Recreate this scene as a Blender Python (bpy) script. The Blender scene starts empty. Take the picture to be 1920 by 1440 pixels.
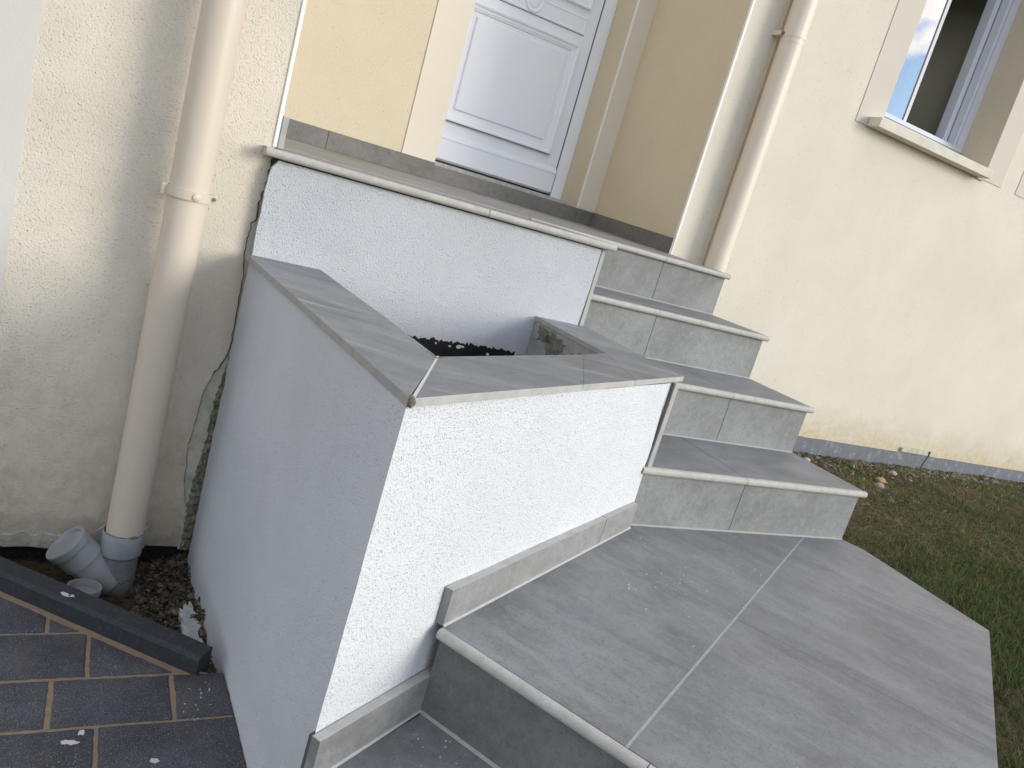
import bpy, bmesh, math, random
from mathutils import Vector, Matrix, noise
random.seed(7)
C = bpy.context.scene.collection
scn = bpy.context.scene
rad = math.radians

# ------------------------------------------------------------------ camera
cam = bpy.data.cameras.new('camera'); co = bpy.data.objects.new('camera', cam); C.objects.link(co)
R = ((0.8616657, -0.4265911, 0.2748678), (0.1402441, -0.3203707, -0.9368533), (0.4877129, 0.845803, -0.2162255))
M = Matrix.Identity(4)
for i in range(3):
    M[i][0] = R[0][i]; M[i][1] = -R[1][i]; M[i][2] = -R[2][i]
M.translation = (-2.1922, -2.3935, 0.0337)
co.matrix_world = M
cam.lens = 27.768; cam.sensor_width = 36; cam.clip_start = 0.05; cam.clip_end = 500
scn.camera = co

# ------------------------------------------------------------------ light
SUN = Vector((1.0, -1.0, 0.425)).normalized()        # towards the sun
EL = math.asin(SUN.z); AZ = math.atan2(SUN.x, SUN.y)
w = bpy.data.worlds.new('World'); scn.world = w; w.use_nodes = True
nt = w.node_tree; bg = nt.nodes['Background']
sky = nt.nodes.new('ShaderNodeTexSky'); sky.sky_type = 'NISHITA'; sky.sun_disc = False
sky.sun_elevation = EL; sky.sun_rotation = AZ
sky.air_density = 1.0; sky.dust_density = 0.2; sky.ozone_density = 3.0
tc = nt.nodes.new('ShaderNodeTexCoord')
mp = nt.nodes.new('ShaderNodeMapping'); mp.inputs['Scale'].default_value = (9, 9, 14); mp.inputs['Location'].default_value = (2.1, 0.4, 0.3)
nz = nt.nodes.new('ShaderNodeTexNoise'); nz.inputs['Scale'].default_value = 1.0; nz.inputs['Detail'].default_value = 6; nz.inputs['Roughness'].default_value = 0.5
rp = nt.nodes.new('ShaderNodeValToRGB'); rp.color_ramp.elements[0].position = 0.49; rp.color_ramp.elements[1].position = 0.58
mx = nt.nodes.new('ShaderNodeMix'); mx.data_type = 'RGBA'
mx.inputs[7].default_value = (10.2, 9.4, 8.9, 1)
nt.links.new(tc.outputs['Generated'], mp.inputs['Vector']); nt.links.new(mp.outputs[0], nz.inputs['Vector'])
nt.links.new(nz.outputs['Fac'], rp.inputs['Fac']); nt.links.new(rp.outputs['Color'], mx.inputs[0])
nt.links.new(sky.outputs[0], mx.inputs[6]); nt.links.new(mx.outputs[2], bg.inputs['Color'])
bg.inputs['Strength'].default_value = 0.15
sl = bpy.data.lights.new('sun', 'SUN'); sl.energy = 1.55; sl.angle = rad(24); sl.color = (1.0, 0.945, 0.84)
so = bpy.data.objects.new('sun', sl); C.objects.link(so); so.rotation_euler = SUN.to_track_quat('Z', 'Y').to_euler()
scn.view_settings.view_transform = 'Standard'; scn.view_settings.look = 'None'
scn.view_settings.exposure = 0.56; scn.view_settings.gamma = 1.0

# ------------------------------------------------------------------ materials
def nodes(name, rough=0.8, spec=0.3):
    m = bpy.data.materials.new(name); m.use_nodes = True
    b = m.node_tree.nodes['Principled BSDF']; b.inputs['Roughness'].default_value = rough
    b.inputs['Specular IOR Level'].default_value = spec
    return m, m.node_tree, b
def N(t, kind, **kw):
    n = t.nodes.new(kind)
    for k, v in kw.items():
        if k in n.inputs: n.inputs[k].default_value = v
        else: setattr(n, k, v)
    return n
def L(t, a, b): t.links.new(a, b)
def pos(t, scale=(1, 1, 1), rot=0.0):
    g = N(t, 'ShaderNodeNewGeometry'); 
    if rot:
        m0 = N(t, 'ShaderNodeMapping'); m0.inputs['Rotation'].default_value = (0, 0, -rot); L(t, g.outputs['Position'], m0.inputs['Vector'])
        src = m0.outputs[0]
    else: src = g.outputs['Position']
    m1 = N(t, 'ShaderNodeMapping'); m1.inputs['Scale'].default_value = scale; L(t, src, m1.inputs['Vector'])
    return m1.outputs[0]
def ns(t, vec, scale, detail=3, rough=0.5, dist=0.0):
    n = N(t, 'ShaderNodeTexNoise', Scale=scale, Detail=detail, Roughness=rough, Distortion=dist); L(t, vec, n.inputs['Vector']); return n.outputs['Fac']
def mixc(t, fac, a, b, mode='MIX'):
    m = N(t, 'ShaderNodeMix'); m.data_type = 'RGBA'; m.blend_type = mode
    for s, v in ((0, fac), (6, a), (7, b)):
        if isinstance(v, (int, float)): m.inputs[s].default_value = v
        elif isinstance(v, tuple): m.inputs[s].default_value = (*v, 1)
        else: L(t, v, m.inputs[s])
    return m.outputs[2]
def ramp(t, v, a, b, lo=0.0, hi=1.0):
    r = N(t, 'ShaderNodeMapRange'); r.inputs['From Min'].default_value = a; r.inputs['From Max'].default_value = b
    r.inputs['To Min'].default_value = lo; r.inputs['To Max'].default_value = hi; L(t, v, r.inputs['Value']); return r.outputs[0]
def mth(t, op, a, b=None):
    m = N(t, 'ShaderNodeMath'); m.operation = op
    for i, v in enumerate((a, b)):
        if v is None: continue
        if isinstance(v, (int, float)): m.inputs[i].default_value = v
        else: L(t, v, m.inputs[i])
    return m.outputs[0]
def bump(t, bs, h, strength=1.0, dist=0.002, prev=None):
    b = N(t, 'ShaderNodeBump'); b.inputs['Strength'].default_value = strength; b.inputs['Distance'].default_value = dist
    L(t, h, b.inputs['Height'])
    if prev is not None: L(t, prev, b.inputs['Normal'])
    L(t, b.outputs[0], bs.inputs['Normal']); return b.outputs[0]
def sc(c, k): return tuple(x * k for x in c)

def roughcast(name, col, grain=150, dist=0.0035, pits=0.0, pit_scale=60, dirt=None, blotch=0.10, groove=None, zfoot=None, dark=0.22, dth=0.0):
    m, t, b = nodes(name, 0.92, 0.15)
    p = pos(t)
    g1 = ns(t, p, grain, 2, 0.55); g2 = ns(t, p, grain * 2.4, 2, 0.6); g3 = ns(t, pos(t, (1, 1, 0.8), 0), grain * 0.55, 1, 0.5)
    dent = ramp(t, g1, 0.30, 0.42, 0, 1)
    hgt = mth(t, 'ADD', mth(t, 'ADD', mth(t, 'MULTIPLY', dent, 0.30), mth(t, 'MULTIPLY', g2, 0.5)), mth(t, 'MULTIPLY', g1, 0.9))
    big = ns(t, p, 2.3, 4, 0.6)
    c = mixc(t, ramp(t, big, 0.35, 0.65), sc(col, 1 - blotch), sc(col, 1 + blotch * 0.5))
    c = mixc(t, mth(t, 'MULTIPLY', ramp(t, g1, 0.31 + dth, 0.37 + dth, 1, 0), dark), c, sc(col, 0.62))
    if pits:
        v = N(t, 'ShaderNodeTexVoronoi'); v.inputs['Scale'].default_value = pit_scale; v.inputs['Randomness'].default_value = 1; L(t, p, v.inputs['Vector'])
        pm = mth(t, 'MULTIPLY', ramp(t, v.outputs['Distance'], 0.10, 0.22, 1, 0), ramp(t, ns(t, p, pit_scale * 0.37, 1), 0.5, 0.56))
        c = mixc(t, mth(t, 'MULTIPLY', pm, pits), c, sc(col, 0.42))
        hgt = mth(t, 'SUBTRACT', hgt, mth(t, 'MULTIPLY', pm, 0.5))
    if zfoot:   # ragged darker, browner band towards the foot of the wall
        z0, z1, dcol = zfoot
        s = N(t, 'ShaderNodeSeparateXYZ'); g = N(t, 'ShaderNodeNewGeometry'); L(t, g.outputs['Position'], s.inputs[0])
        zz = mth(t, 'ADD', s.outputs[2], mth(t, 'MULTIPLY', mth(t, 'SUBTRACT', ns(t, p, 7, 5, 0.65), 0.5), (z1 - z0) * 1.4))
        c = mixc(t, mth(t, 'MULTIPLY', ramp(t, zz, z0, z1, 1, 0), ramp(t, ns(t, p, 30, 4, 0.7), 0.3, 0.7, 0.35, 1.0)), c, dcol)
    L(t, c, b.inputs['Base Color'])
    bump(t, b, hgt, 1.0, dist)
    return m

def stone_tile(name, rot=0.0, col=(0.225, 0.235, 0.25), streak=1.0, warm=0.0, rough=0.5, k=1.0):
    m, t, b = nodes(name, rough, 0.35)
    p = pos(t, (1, 1, 1), rot); ps = pos(t, (2.2, 9.0, 9.0), rot)
    st = ns(t, ps, 1.6, 6, 0.62, 0.6); cl = ns(t, p, 5.5, 5, 0.62); fine = ns(t, p, 190, 3, 0.7); mid = ns(t, p, 48, 5, 0.75)
    col = sc(col, k)
    c = mixc(t, ramp(t, cl, 0.34, 0.66), sc(col, 0.76), sc(col, 1.2))
    c = mixc(t, mth(t, 'MULTIPLY', ramp(t, ns(t, p, 3.1, 4, 0.6, 0.8), 0.5, 0.66), 0.55), c, (col[0] * 1.08, col[1] * 1.12, col[2] * 1.16))
    c = mixc(t, mth(t, 'MULTIPLY', ramp(t, st, 0.50, 0.68), 0.75 * streak), c, (col[0] * 1.42, col[1] * 1.42, col[2] * 1.40))
    c = mixc(t, mth(t, 'MULTIPLY', ramp(t, st, 0.48, 0.30), 0.45 * streak), c, sc(col, 0.66))
    c = mixc(t, mth(t, 'MULTIPLY', ramp(t, mid, 0.52, 0.68), 0.5), c, sc(col, 1.38))
    c = mixc(t, mth(t, 'MULTIPLY', ramp(t, mid, 0.48, 0.32), 0.5), c, sc(col, 0.62))
    c = mixc(t, mth(t, 'MULTIPLY', ramp(t, fine, 0.54, 0.66), 0.5), c, sc(col, 0.52))
    c = mixc(t, mth(t, 'MULTIPLY', ramp(t, ns(t, p, 9, 3), 0.62, 0.74), 0.22), c, (col[0] * 1.12, col[1] * 0.98, col[2] * 0.84))
    L(t, c, b.inputs['Base Color'])
    L(t, ramp(t, mid, 0.3, 0.7, rough - 0.08, rough + 0.12), b.inputs['Roughness'])
    bump(t, b, mth(t, 'ADD', fine, mth(t, 'MULTIPLY', mid, 1.5)), 0.5, 0.0006)
    return m

def plain(name, col, rough=0.6, spec=0.3, var=0.06, vs=8, bmp=0.0, bs=120, metal=0.0):
    m, t, b = nodes(name, rough, spec); p = pos(t)
    L(t, mixc(t, ramp(t, ns(t, p, vs, 5, 0.6), 0.3, 0.7), sc(col, 1 - var), sc(col, 1 + var)), b.inputs['Base Color'])
    b.inputs['Metallic'].default_value = metal
    if bmp: bump(t, b, ns(t, p, bs, 4, 0.6), 1.0, bmp)
    return m

def speck(name, col, rough=0.6, dk=0.5, scale=320, spread=0.5):
    m, t, b = nodes(name, rough, 0.3); p = pos(t)
    c = mixc(t, ramp(t, ns(t, p, 30, 4, 0.6), 0.35, 0.65), sc(col, 0.90), sc(col, 1.06))
    c = mixc(t, mth(t, 'MULTIPLY', ramp(t, ns(t, p, scale, 2, 0.7), 0.55, 0.66), spread), c, sc(col, dk))
    L(t, c, b.inputs['Base Color']); bump(t, b, ns(t, p, scale, 2, 0.7), 0.6, 0.0006); return m

CREAM = (0.66, 0.60, 0.475)
m_left = roughcast('left_roughcast', (0.75, 0.69, 0.58), 225, 0.0021, 0.15, 75, zfoot=(-1.08, -0.50, (0.46, 0.395, 0.28)))  # low band puts the planter's soft shade into the wall colour
m_right = roughcast('right_roughcast', (0.72, 0.675, 0.575), 190, 0.0016, 0.25, 48, zfoot=(-0.72, -0.52, (0.52, 0.42, 0.25)), blotch=0.05)
m_yellow = roughcast('yellow_roughcast', (0.69, 0.61, 0.46), 170, 0.0018, 0.25, 60, blotch=0.04)
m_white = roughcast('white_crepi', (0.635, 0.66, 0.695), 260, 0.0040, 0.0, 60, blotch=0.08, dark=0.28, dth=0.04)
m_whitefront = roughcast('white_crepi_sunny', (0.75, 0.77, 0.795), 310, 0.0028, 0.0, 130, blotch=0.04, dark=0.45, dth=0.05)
m_whiteleft = roughcast('white_crepi_shaded', (0.60, 0.63, 0.67), 290, 0.0018, 0.0, 110, blotch=0.06, dark=0.38, dth=0.05)  # darker, bluer copy of the white crepi; shade is in the colour
m_smooth = plain('smooth_render', (0.74, 0.68, 0.585), 0.85, 0.2, 0.02, 3, 0.0004, 200)
m_band = plain('smooth_band', (0.64, 0.615, 0.57), 0.85, 0.2, 0.03, 3, 0.0006, 160)
m_smooth2 = plain('smooth_render_window', (0.62, 0.575, 0.50), 0.85, 0.2, 0.02, 3, 0.0004, 200)
m_bead = plain('pvc_bead', (0.85, 0.85, 0.84), 0.5, 0.4, 0.02)
E1A = math.atan2(0.531, 0.847)
m_tread = stone_tile('tread_tile', 0.15, (0.205, 0.210, 0.218), 0.7)
m_top = stone_tile('porch_tile', 0.0, (0.25, 0.245, 0.24), 0.9)
m_riser = stone_tile('riser_tile', 1.2, (0.245, 0.25, 0.246), 0.15, rough=0.6)
m_landing = stone_tile('landing_tile', E1A + 1.55, (0.212, 0.214, 0.218), 0.85)
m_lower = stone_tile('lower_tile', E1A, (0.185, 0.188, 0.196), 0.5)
m_shaderiser = stone_tile('shaded_riser_tile', 0.5, (0.165, 0.163, 0.155), 0.1, rough=0.6)  # riser tile darkened: the shade below the landing is painted in
m_coping = stone_tile('coping_tile', -0.35, (0.222, 0.228, 0.236), 1.3)
m_skirt = stone_tile('skirting_tile', 0.2, (0.27, 0.268, 0.262), 0.3, rough=0.6)
m_skirtdark = stone_tile('dark_skirting', 0.2, (0.185, 0.18, 0.17), 0.2, rough=0.6)
m_nose = speck('nosing', (0.46, 0.45, 0.415), 0.75, 0.62, 230)
m_edge = speck('cut_tile_edge', (0.44, 0.435, 0.415), 0.7, 0.75, 260, 0.3)
m_edgeshade = speck('cut_tile_edge_shaded', (0.36, 0.355, 0.335), 0.7, 0.75, 260, 0.3)  # same cut edge, shade painted in for coping sides away from the sun
m_grout = plain('grout', (0.36, 0.355, 0.34), 0.9, 0.1, 0.08, 60)
m_groutd = plain('grout_dark', (0.12, 0.12, 0.118), 0.9, 0.1, 0.15, 60)
m_groutw = plain('grout_white', (0.62, 0.64, 0.66), 0.9, 0.1, 0.1, 90)
m_groutl = plain('grout_light', (0.42, 0.43, 0.43), 0.9, 0.1, 0.1, 90)
m_core = plain('concrete', (0.24, 0.235, 0.22), 0.95, 0.1, 0.2, 20, 0.003, 90)
m_mortar = plain('rough_mortar', (0.23, 0.22, 0.16), 0.95, 0.1, 0.45, 45, 0.010, 70)
m_crack = plain('crack', (0.075, 0.068, 0.05), 0.95, 0.05, 0.4, 60, 0.004, 120)
m_patch = plain('peeled_render', (0.52, 0.50, 0.42), 0.95, 0.1, 0.2, 25, 0.005, 60)
m_pipe = plain('beige_pvc', (0.62, 0.54, 0.44), 0.42, 0.4, 0.015, 3)
m_pipe2 = plain('pink_beige_pvc', (0.72, 0.64, 0.54), 0.42, 0.4, 0.015, 3)
m_bitumen = plain('bitumen', (0.010, 0.010, 0.011), 0.6, 0.3, 0.4, 40, 0.0015, 120)
m_soil = plain('soil', (0.06, 0.048, 0.034), 0.95, 0.1, 0.4, 30, 0.02, 40)
m_sand = plain('joint_sand', (0.33, 0.255, 0.18), 0.95, 0.1, 0.15, 70, 0.003, 500)
m_kerb = speck('kerb_concrete', (0.034, 0.037, 0.044), 0.7, 2.4, 90, 0.35)
m_plinth = speck('plinth_grey', (0.17, 0.18, 0.20), 0.85, 1.9, 22, 0.5)
m_door = plain('lacquered_door', (0.88, 0.91, 0.98), 0.4, 0.45, 0.01, 2)
m_pvc = plain('white_window_pvc', (0.66, 0.68, 0.74), 0.65, 0.2, 0.01, 2)
m_sill = plain('stone_sill', (0.66, 0.62, 0.53), 0.8, 0.2, 0.08, 14, 0.0008, 120)
m_seal = plain('rubber_seal', (0.015, 0.016, 0.018), 0.5, 0.4, 0.1)
m_alu = plain('threshold_alu', (0.50, 0.49, 0.46), 0.5, 0.4, 0.25, 50)
m_room = plain('room_wall', (0.10, 0.095, 0.085), 0.9, 0.1, 0.05)
m_rooml = plain('room_panel', (0.30, 0.31, 0.31), 0.9, 0.1, 0.05)
m_metal = plain('screw_steel', (0.20, 0.18, 0.16), 0.4, 0.5, 0.2, 30, metal=0.8)
m_membrane = plain('dimpled_membrane', (0.03, 0.03, 0.03), 0.35, 0.5, 0.2)
m_crumb = plain('plaster_crumb', (0.55, 0.56, 0.58), 0.9, 0.1, 0.05)

def paver_mat():
    m, t, b = nodes('paver', 0.85, 0.25); p = pos(t)
    c = mixc(t, ramp(t, ns(t, p, 9, 5, 0.65), 0.35, 0.65), (0.056, 0.059, 0.069), (0.096, 0.100, 0.114))
    c = mixc(t, mth(t, 'MULTIPLY', ramp(t, ns(t, p, 420, 2, 0.7), 0.60, 0.66), 0.75), c, (0.32, 0.33, 0.36))
    c = mixc(t, mth(t, 'MULTIPLY', ramp(t, ns(t, p, 330, 2, 0.7), 0.42, 0.36), 0.7), c, (0.018, 0.018, 0.02))
    c = mixc(t, mth(t, 'MULTIPLY', ramp(t, ns(t, p, 14, 3), 0.62, 0.72), 0.35), c, (0.12, 0.095, 0.075))
    L(t, c, b.inputs['Base Color']); bump(t, b, mth(t, 'ADD', ns(t, p, 420, 2, 0.7), ns(t, p, 150, 3, 0.7)), 0.8, 0.0022); return m
m_paver = paver_mat()
def grey_pvc():
    m, t, b = nodes('grey_pvc', 0.45, 0.4); p = pos(t)
    c = mixc(t, ramp(t, ns(t, p, 20, 5, 0.65), 0.4, 0.7), (0.38, 0.40, 0.41), (0.29, 0.295, 0.295))
    s = N(t, 'ShaderNodeSeparateXYZ'); g = N(t, 'ShaderNodeNewGeometry'); L(t, g.outputs['Position'], s.inputs[0])
    zz = mth(t, 'ADD', s.outputs[2], mth(t, 'MULTIPLY', mth(t, 'SUBTRACT', ns(t, p, 22, 5, 0.7), 0.5), 0.05))
    c = mixc(t, ramp(t, zz, -1.165, -1.105, 0.9, 0), c, (0.095, 0.085, 0.065))     # dried mud at the foot
    L(t, c, b.inputs['Base Color']); return m
m_grey = grey_pvc()
def glass_mat():
    m = bpy.data.materials.new('window_glass'); m.use_nodes = True; t = m.node_tree; t.nodes.clear()
    o = N(t, 'ShaderNodeOutputMaterial'); g = N(t, 'ShaderNodeBsdfGlossy'); g.inputs['Roughness'].default_value = 0.0; g.inputs['Color'].default_value = (0.95, 0.97, 1, 1)
    tr = N(t, 'ShaderNodeBsdfTransparent'); tr.inputs['Color'].default_value = (0.75, 0.8, 0.78, 1)
    f = N(t, 'ShaderNodeFresnel'); f.inputs['IOR'].default_value = 1.5
    mx = N(t, 'ShaderNodeMixShader'); L(t, mth(t, 'MULTIPLY', f.outputs[0], 6.0), mx.inputs[0]); L(t, tr.outputs[0], mx.inputs[1]); L(t, g.outputs[0], mx.inputs[2]); L(t, mx.outputs[0], o.inputs[0])
    return m
m_glass = glass_mat()
def var_mat(name, cols, rough=0.9, key='rnd'):
    m, t, b = nodes(name, rough, 0.2)
    a = N(t, 'ShaderNodeAttribute'); a.attribute_name = 'Col'; L(t, a.outputs['Color'], b.inputs['Base Color']); return m
m_vc = var_mat('natural_colours', None)
def ground_mat():
    m, t, b = nodes('lawn_soil', 0.97, 0.1); p = pos(t)
    c = mixc(t, ramp(t, ns(t, p, 6, 5, 0.7), 0.4, 0.6), (0.10, 0.075, 0.046), (0.16, 0.12, 0.075))
    c = mixc(t, ramp(t, ns(t, p, 60, 4, 0.7), 0.45, 0.65), c, (0.05, 0.04, 0.025))
    L(t, c, b.inputs['Base Color']); bump(t, b, ns(t, p, 60, 6, 0.75), 1, 0.02); return m
m_ground = ground_mat()

# ------------------------------------------------------------------ object helpers
def thing(name, label, cat, base, group=None):
    o = bpy.data.objects.new(name, None); C.objects.link(o); o.location = base; o.empty_display_size = 0.1
    o['label'] = label; o['category'] = cat
    if group: o['group'] = group
    return o
def wbase(o):
    v = Vector((0, 0, 0))
    while o is not None: v += Vector(o.location); o = o.parent
    return v
def obj(name, bm, mat, parent=None, label=None, smooth=False, base=None, ang=None):
    """bm holds world coordinates; the mesh is stored relative to its parent's base (or its own)"""
    b = wbase(parent) if parent else Vector(base or (0, 0, 0))
    bmesh.ops.recalc_face_normals(bm, faces=bm.faces)
    for v in bm.verts: v.co -= b
    me = bpy.data.meshes.new(name); bm.to_mesh(me); bm.free()
    mats = mat if isinstance(mat, (list, tuple)) else [mat]
    for m in mats: me.materials.append(m)
    if smooth:
        for p in me.polygons: p.use_smooth = True
        if ang: me.set_sharp_from_angle(angle=ang)
    o = bpy.data.objects.new(name, me); C.objects.link(o)
    if parent: o.parent = parent
    else: o.location = b
    if label: o['label'] = label
    return o
def tag(o, label, cat, group=None, kind=None):
    o['label'] = label
    if cat: o['category'] = cat
    if group: o['group'] = group
    if kind: o['kind'] = kind
    return o
def BM(): return bmesh.new()
def box(bm, x0, x1, y0, y1, z0, z1, bev=0.0, mi=0):
    vs = [bm.verts.new((x, y, z)) for x in (x0, x1) for y in (y0, y1) for z in (z0, z1)]
    fs = [bm.faces.new([vs[i] for i in f]) for f in ((0, 1, 3, 2), (4, 6, 7, 5), (0, 4, 5, 1), (2, 3, 7, 6), (0, 2, 6, 4), (1, 5, 7, 3))]
    for f in fs: f.material_index = mi
    if bev:
        es = list({e for f in fs for e in f.edges})
        bmesh.ops.bevel(bm, geom=es, offset=bev, segments=2, profile=0.6, affect='EDGES')
    return fs
def loft(bm, bot, top, bev=0.0, caps=True):
    """bot/top: lists of 3D points, same count"""
    a = [bm.verts.new(p) for p in bot]; b = [bm.verts.new(p) for p in top]; n = len(a); fs = []
    for i in range(n): fs.append(bm.faces.new((a[i], a[(i + 1) % n], b[(i + 1) % n], b[i])))
    if caps: fs.append(bm.faces.new(a[::-1])); fs.append(bm.faces.new(b))
    if bev:
        bmesh.ops.recalc_face_normals(bm, faces=fs)
        es = list({e for f in fs for e in f.edges})
        bmesh.ops.bevel(bm, geom=es, offset=bev, segments=2, profile=0.6, affect='EDGES')
def prism(bm, poly, z0, z1, bev=0.0):
    zf = (lambda v: (lambda p: v)) if True else None
    za = z0 if callable(z0) else (lambda p: z0); zb = z1 if callable(z1) else (lambda p: z1)
    loft(bm, [(p[0], p[1], za(p)) for p in poly], [(p[0], p[1], zb(p)) for p in poly], bev)
def extr(bm, prof, p0, p1, out, caps=True):
    """profile (depth, z) swept from p0 to p1; depth measured along 'out' (horizontal unit vector)"""
    o = Vector((out[0], out[1], 0)); rings = []
    for p in (Vector(p0), Vector(p1)):
        rings.append([bm.verts.new(p + o * d + Vector((0, 0, z))) for d, z in prof])
    n = len(prof)
    for i in range(n): bm.faces.new((rings[0][i], rings[0][(i + 1) % n], rings[1][(i + 1) % n], rings[1][i]))
    if caps: bm.faces.new(rings[0][::-1]); bm.faces.new(rings[1])
def nosing(bm, p0, p1, out, depth=0.014, h=0.020):
    """half-round nosing: p0,p1 = line of its tip at top height"""
    r = h / 2; prof = [(-depth, 0.0)]
    for i in range(11):
        a = math.pi / 2 - math.pi * i / 10
        prof.append((-r * 0.9 + r * 0.9 * math.cos(a), -r + r * math.sin(a)))
    prof.append((-depth, -h)); extr(bm, prof, p0, p1, out)
def tube(bm, pts, r, n=40, caps=True, r1=None):
    pts = [Vector(p) for p in pts]; rings = []
    for i, p in enumerate(pts):
        d = (pts[min(i + 1, len(pts) - 1)] - pts[max(i - 1, 0)]).normalized()
        u = d.orthogonal().normalized() if abs(d.z) < 0.99 else Vector((1, 0, 0)); u = (u - d * u.dot(d)).normalized(); v = d.cross(u)
        rr = r[i] if isinstance(r, (list, tuple)) else r
        rings.append([bm.verts.new(p + (u * math.cos(2 * math.pi * k / n) + v * math.sin(2 * math.pi * k / n)) * rr) for k in range(n)])
    for a, b in zip(rings, rings[1:]):
        for k in range(n): bm.faces.new((a[k], a[(k + 1) % n], b[(k + 1) % n], b[k]))
    if caps: bm.faces.new(rings[0][::-1]); bm.faces.new(rings[-1])
def lathe(bm, base, axis, prof, n=48):
    """prof: (radius, distance along axis)"""
    ax = Vector(axis).normalized(); u = ax.orthogonal().normalized(); v = ax.cross(u); base = Vector(base); rings = []
    for r, t in prof:
        if r < 1e-6: rings.append([bm.verts.new(base + ax * t)])
        else: rings.append([bm.verts.new(base + ax * t + (u * math.cos(2 * math.pi * k / n) + v * math.sin(2 * math.pi * k / n)) * r) for k in range(n)])
    for a, b in zip(rings, rings[1:]):
        for k in range(n):
            k2 = (k + 1) % n
            if len(a) == 1 and len(b) > 1: bm.faces.new((a[0], b[k], b[k2]))
            elif len(b) == 1 and len(a) > 1: bm.faces.new((a[k], a[k2], b[0]))
            elif len(a) > 1: bm.faces.new((a[k], a[k2], b[k2], b[k]))
def sheet(bm, pts, thick, out):
    """jagged plate: pts 3D outline in a plane, thickened along out"""
    o = Vector(out) * thick; loft(bm, [Vector(p) for p in pts], [Vector(p) + o for p in pts])
def jag(a, b, n, amp, seed=0, axis=(0, 0, 1)):
    a = Vector(a); b = Vector(b); r = random.Random(seed); out = []
    for i in range(n + 1):
        out.append(a.lerp(b, i / n) + Vector(axis) * (r.uniform(-1, 1) * amp))
    return out
def tile_rects(bm, xs, y0, y1, ztop, th=0.0115, gap=0.0022, bev=0.0008):
    for a, b in zip(xs, xs[1:]):
        box(bm, a + (gap / 2 if a != xs[0] else 0), b - (gap / 2 if b != xs[-1] else 0), y0, y1, ztop - th, ztop, bev)

e1 = Vector((0.847, 0.531, 0)).normalized(); e2 = Vector((0.5, -0.866, 0)).normalized(); nf = Vector((0.531, -0.847, 0)).normalized()
H = 0.17; D = 0.30

# ================================================================== SETTING: ground
bm = BM()
nx, ny = 120, 120
def gz(x, y):
    s = min(1, max(0, (x + 1.6) / 0.7)); s = s * s * (3 - 2 * s)
    near = 0.012 * noise.noise(Vector((x * 3, y * 3, 0)))
    return -1.062 * (1 - s) + (-0.800 + near + 0.02 * min(1, max(0, x - 1.0) / 2)) * s
def spacing(i, n, a, b, c):
    return None
xs = [-60, -30, -15, -8, -5, -3.6] + [-3 + i * 0.1 for i in range(0, 90)] + [6.5, 8, 12, 20, 35, 60]
ys = [-60, -30, -15, -9, -6.5] + [-5 + i * 0.1 for i in range(0, 71)] + [2.5, 4, 8, 20, 60]
grid = [[bm.verts.new((x, y, gz(x, y) if not (x < -1.7 and y > -0.98) else -1.16)) for y in ys] for x in xs]
for i in range(len(xs) - 1):
    for j in range(len(ys) - 1): bm.faces.new((grid[i][j], grid[i + 1][j], grid[i + 1][j + 1], grid[i][j + 1]))
g = obj('ground', bm, m_ground, smooth=True); tag(g, 'bare brown soil under the lawn and around the porch', None, kind='structure'); 

# paved terrace: individual blocks in one sheet, sand bed as its own sheet
PZ = -1.04
bed = BM()
def kerbfront(x): return -0.645 + (x + 2.25) * (-0.956 + 0.645) / (-1.881 + 2.25)
pave = BM()
rowy = [-0.43 - 0.0, -0.575, -0.7215, -0.8685, -1.0155, -1.1500, -1.2905, -1.431, -1.572, -1.713, -1.854, -1.995, -2.14, -2.29]
rowy = []
rowedges = [-0.505, -0.653, -0.8025, -0.950, -1.0885, -1.229, -1.37, -1.51, -1.65, -1.79, -1.93, -2.07, -2.21, -2.35, -2.5, -2.65, -2.8, -2.95]
offs = {0: -2.30, 1: -2.154, 2: -2.077, 3: -2.136, 4: -2.059, 5: -2.15, 6: -2.08, 7: -2.13}
PL = 0.2085; tilt = 0.02
def clip(poly, a, b, c):
    """keep a*x+b*y<=c"""
    out = []
    for i in range(len(poly)):
        p, q = poly[i], poly[(i + 1) % len(poly)]; dp = a * p[0] + b * p[1] - c; dq = a * q[0] + b * q[1] - c
        if dp <= 0: out.append(p)
        if (dp < 0 < dq) or (dq < 0 < dp):
            t_ = dp / (dp - dq); out.append((p[0] + (q[0] - p[0]) * t_, p[1] + (q[1] - p[1]) * t_))
    return out
kd = Vector((0.369, -0.311, 0)).normalized(); kn = Vector((-kd.y, kd.x, 0))     # kerb direction, normal towards the wall
K0 = Vector((-2.25, -0.645, 0))
rnd = random.Random(3)
def facex(y): return -1.838 + (y + 0.36) * (-1.808 + 1.838) / (-1.456 + 0.36) * 1.0
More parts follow.
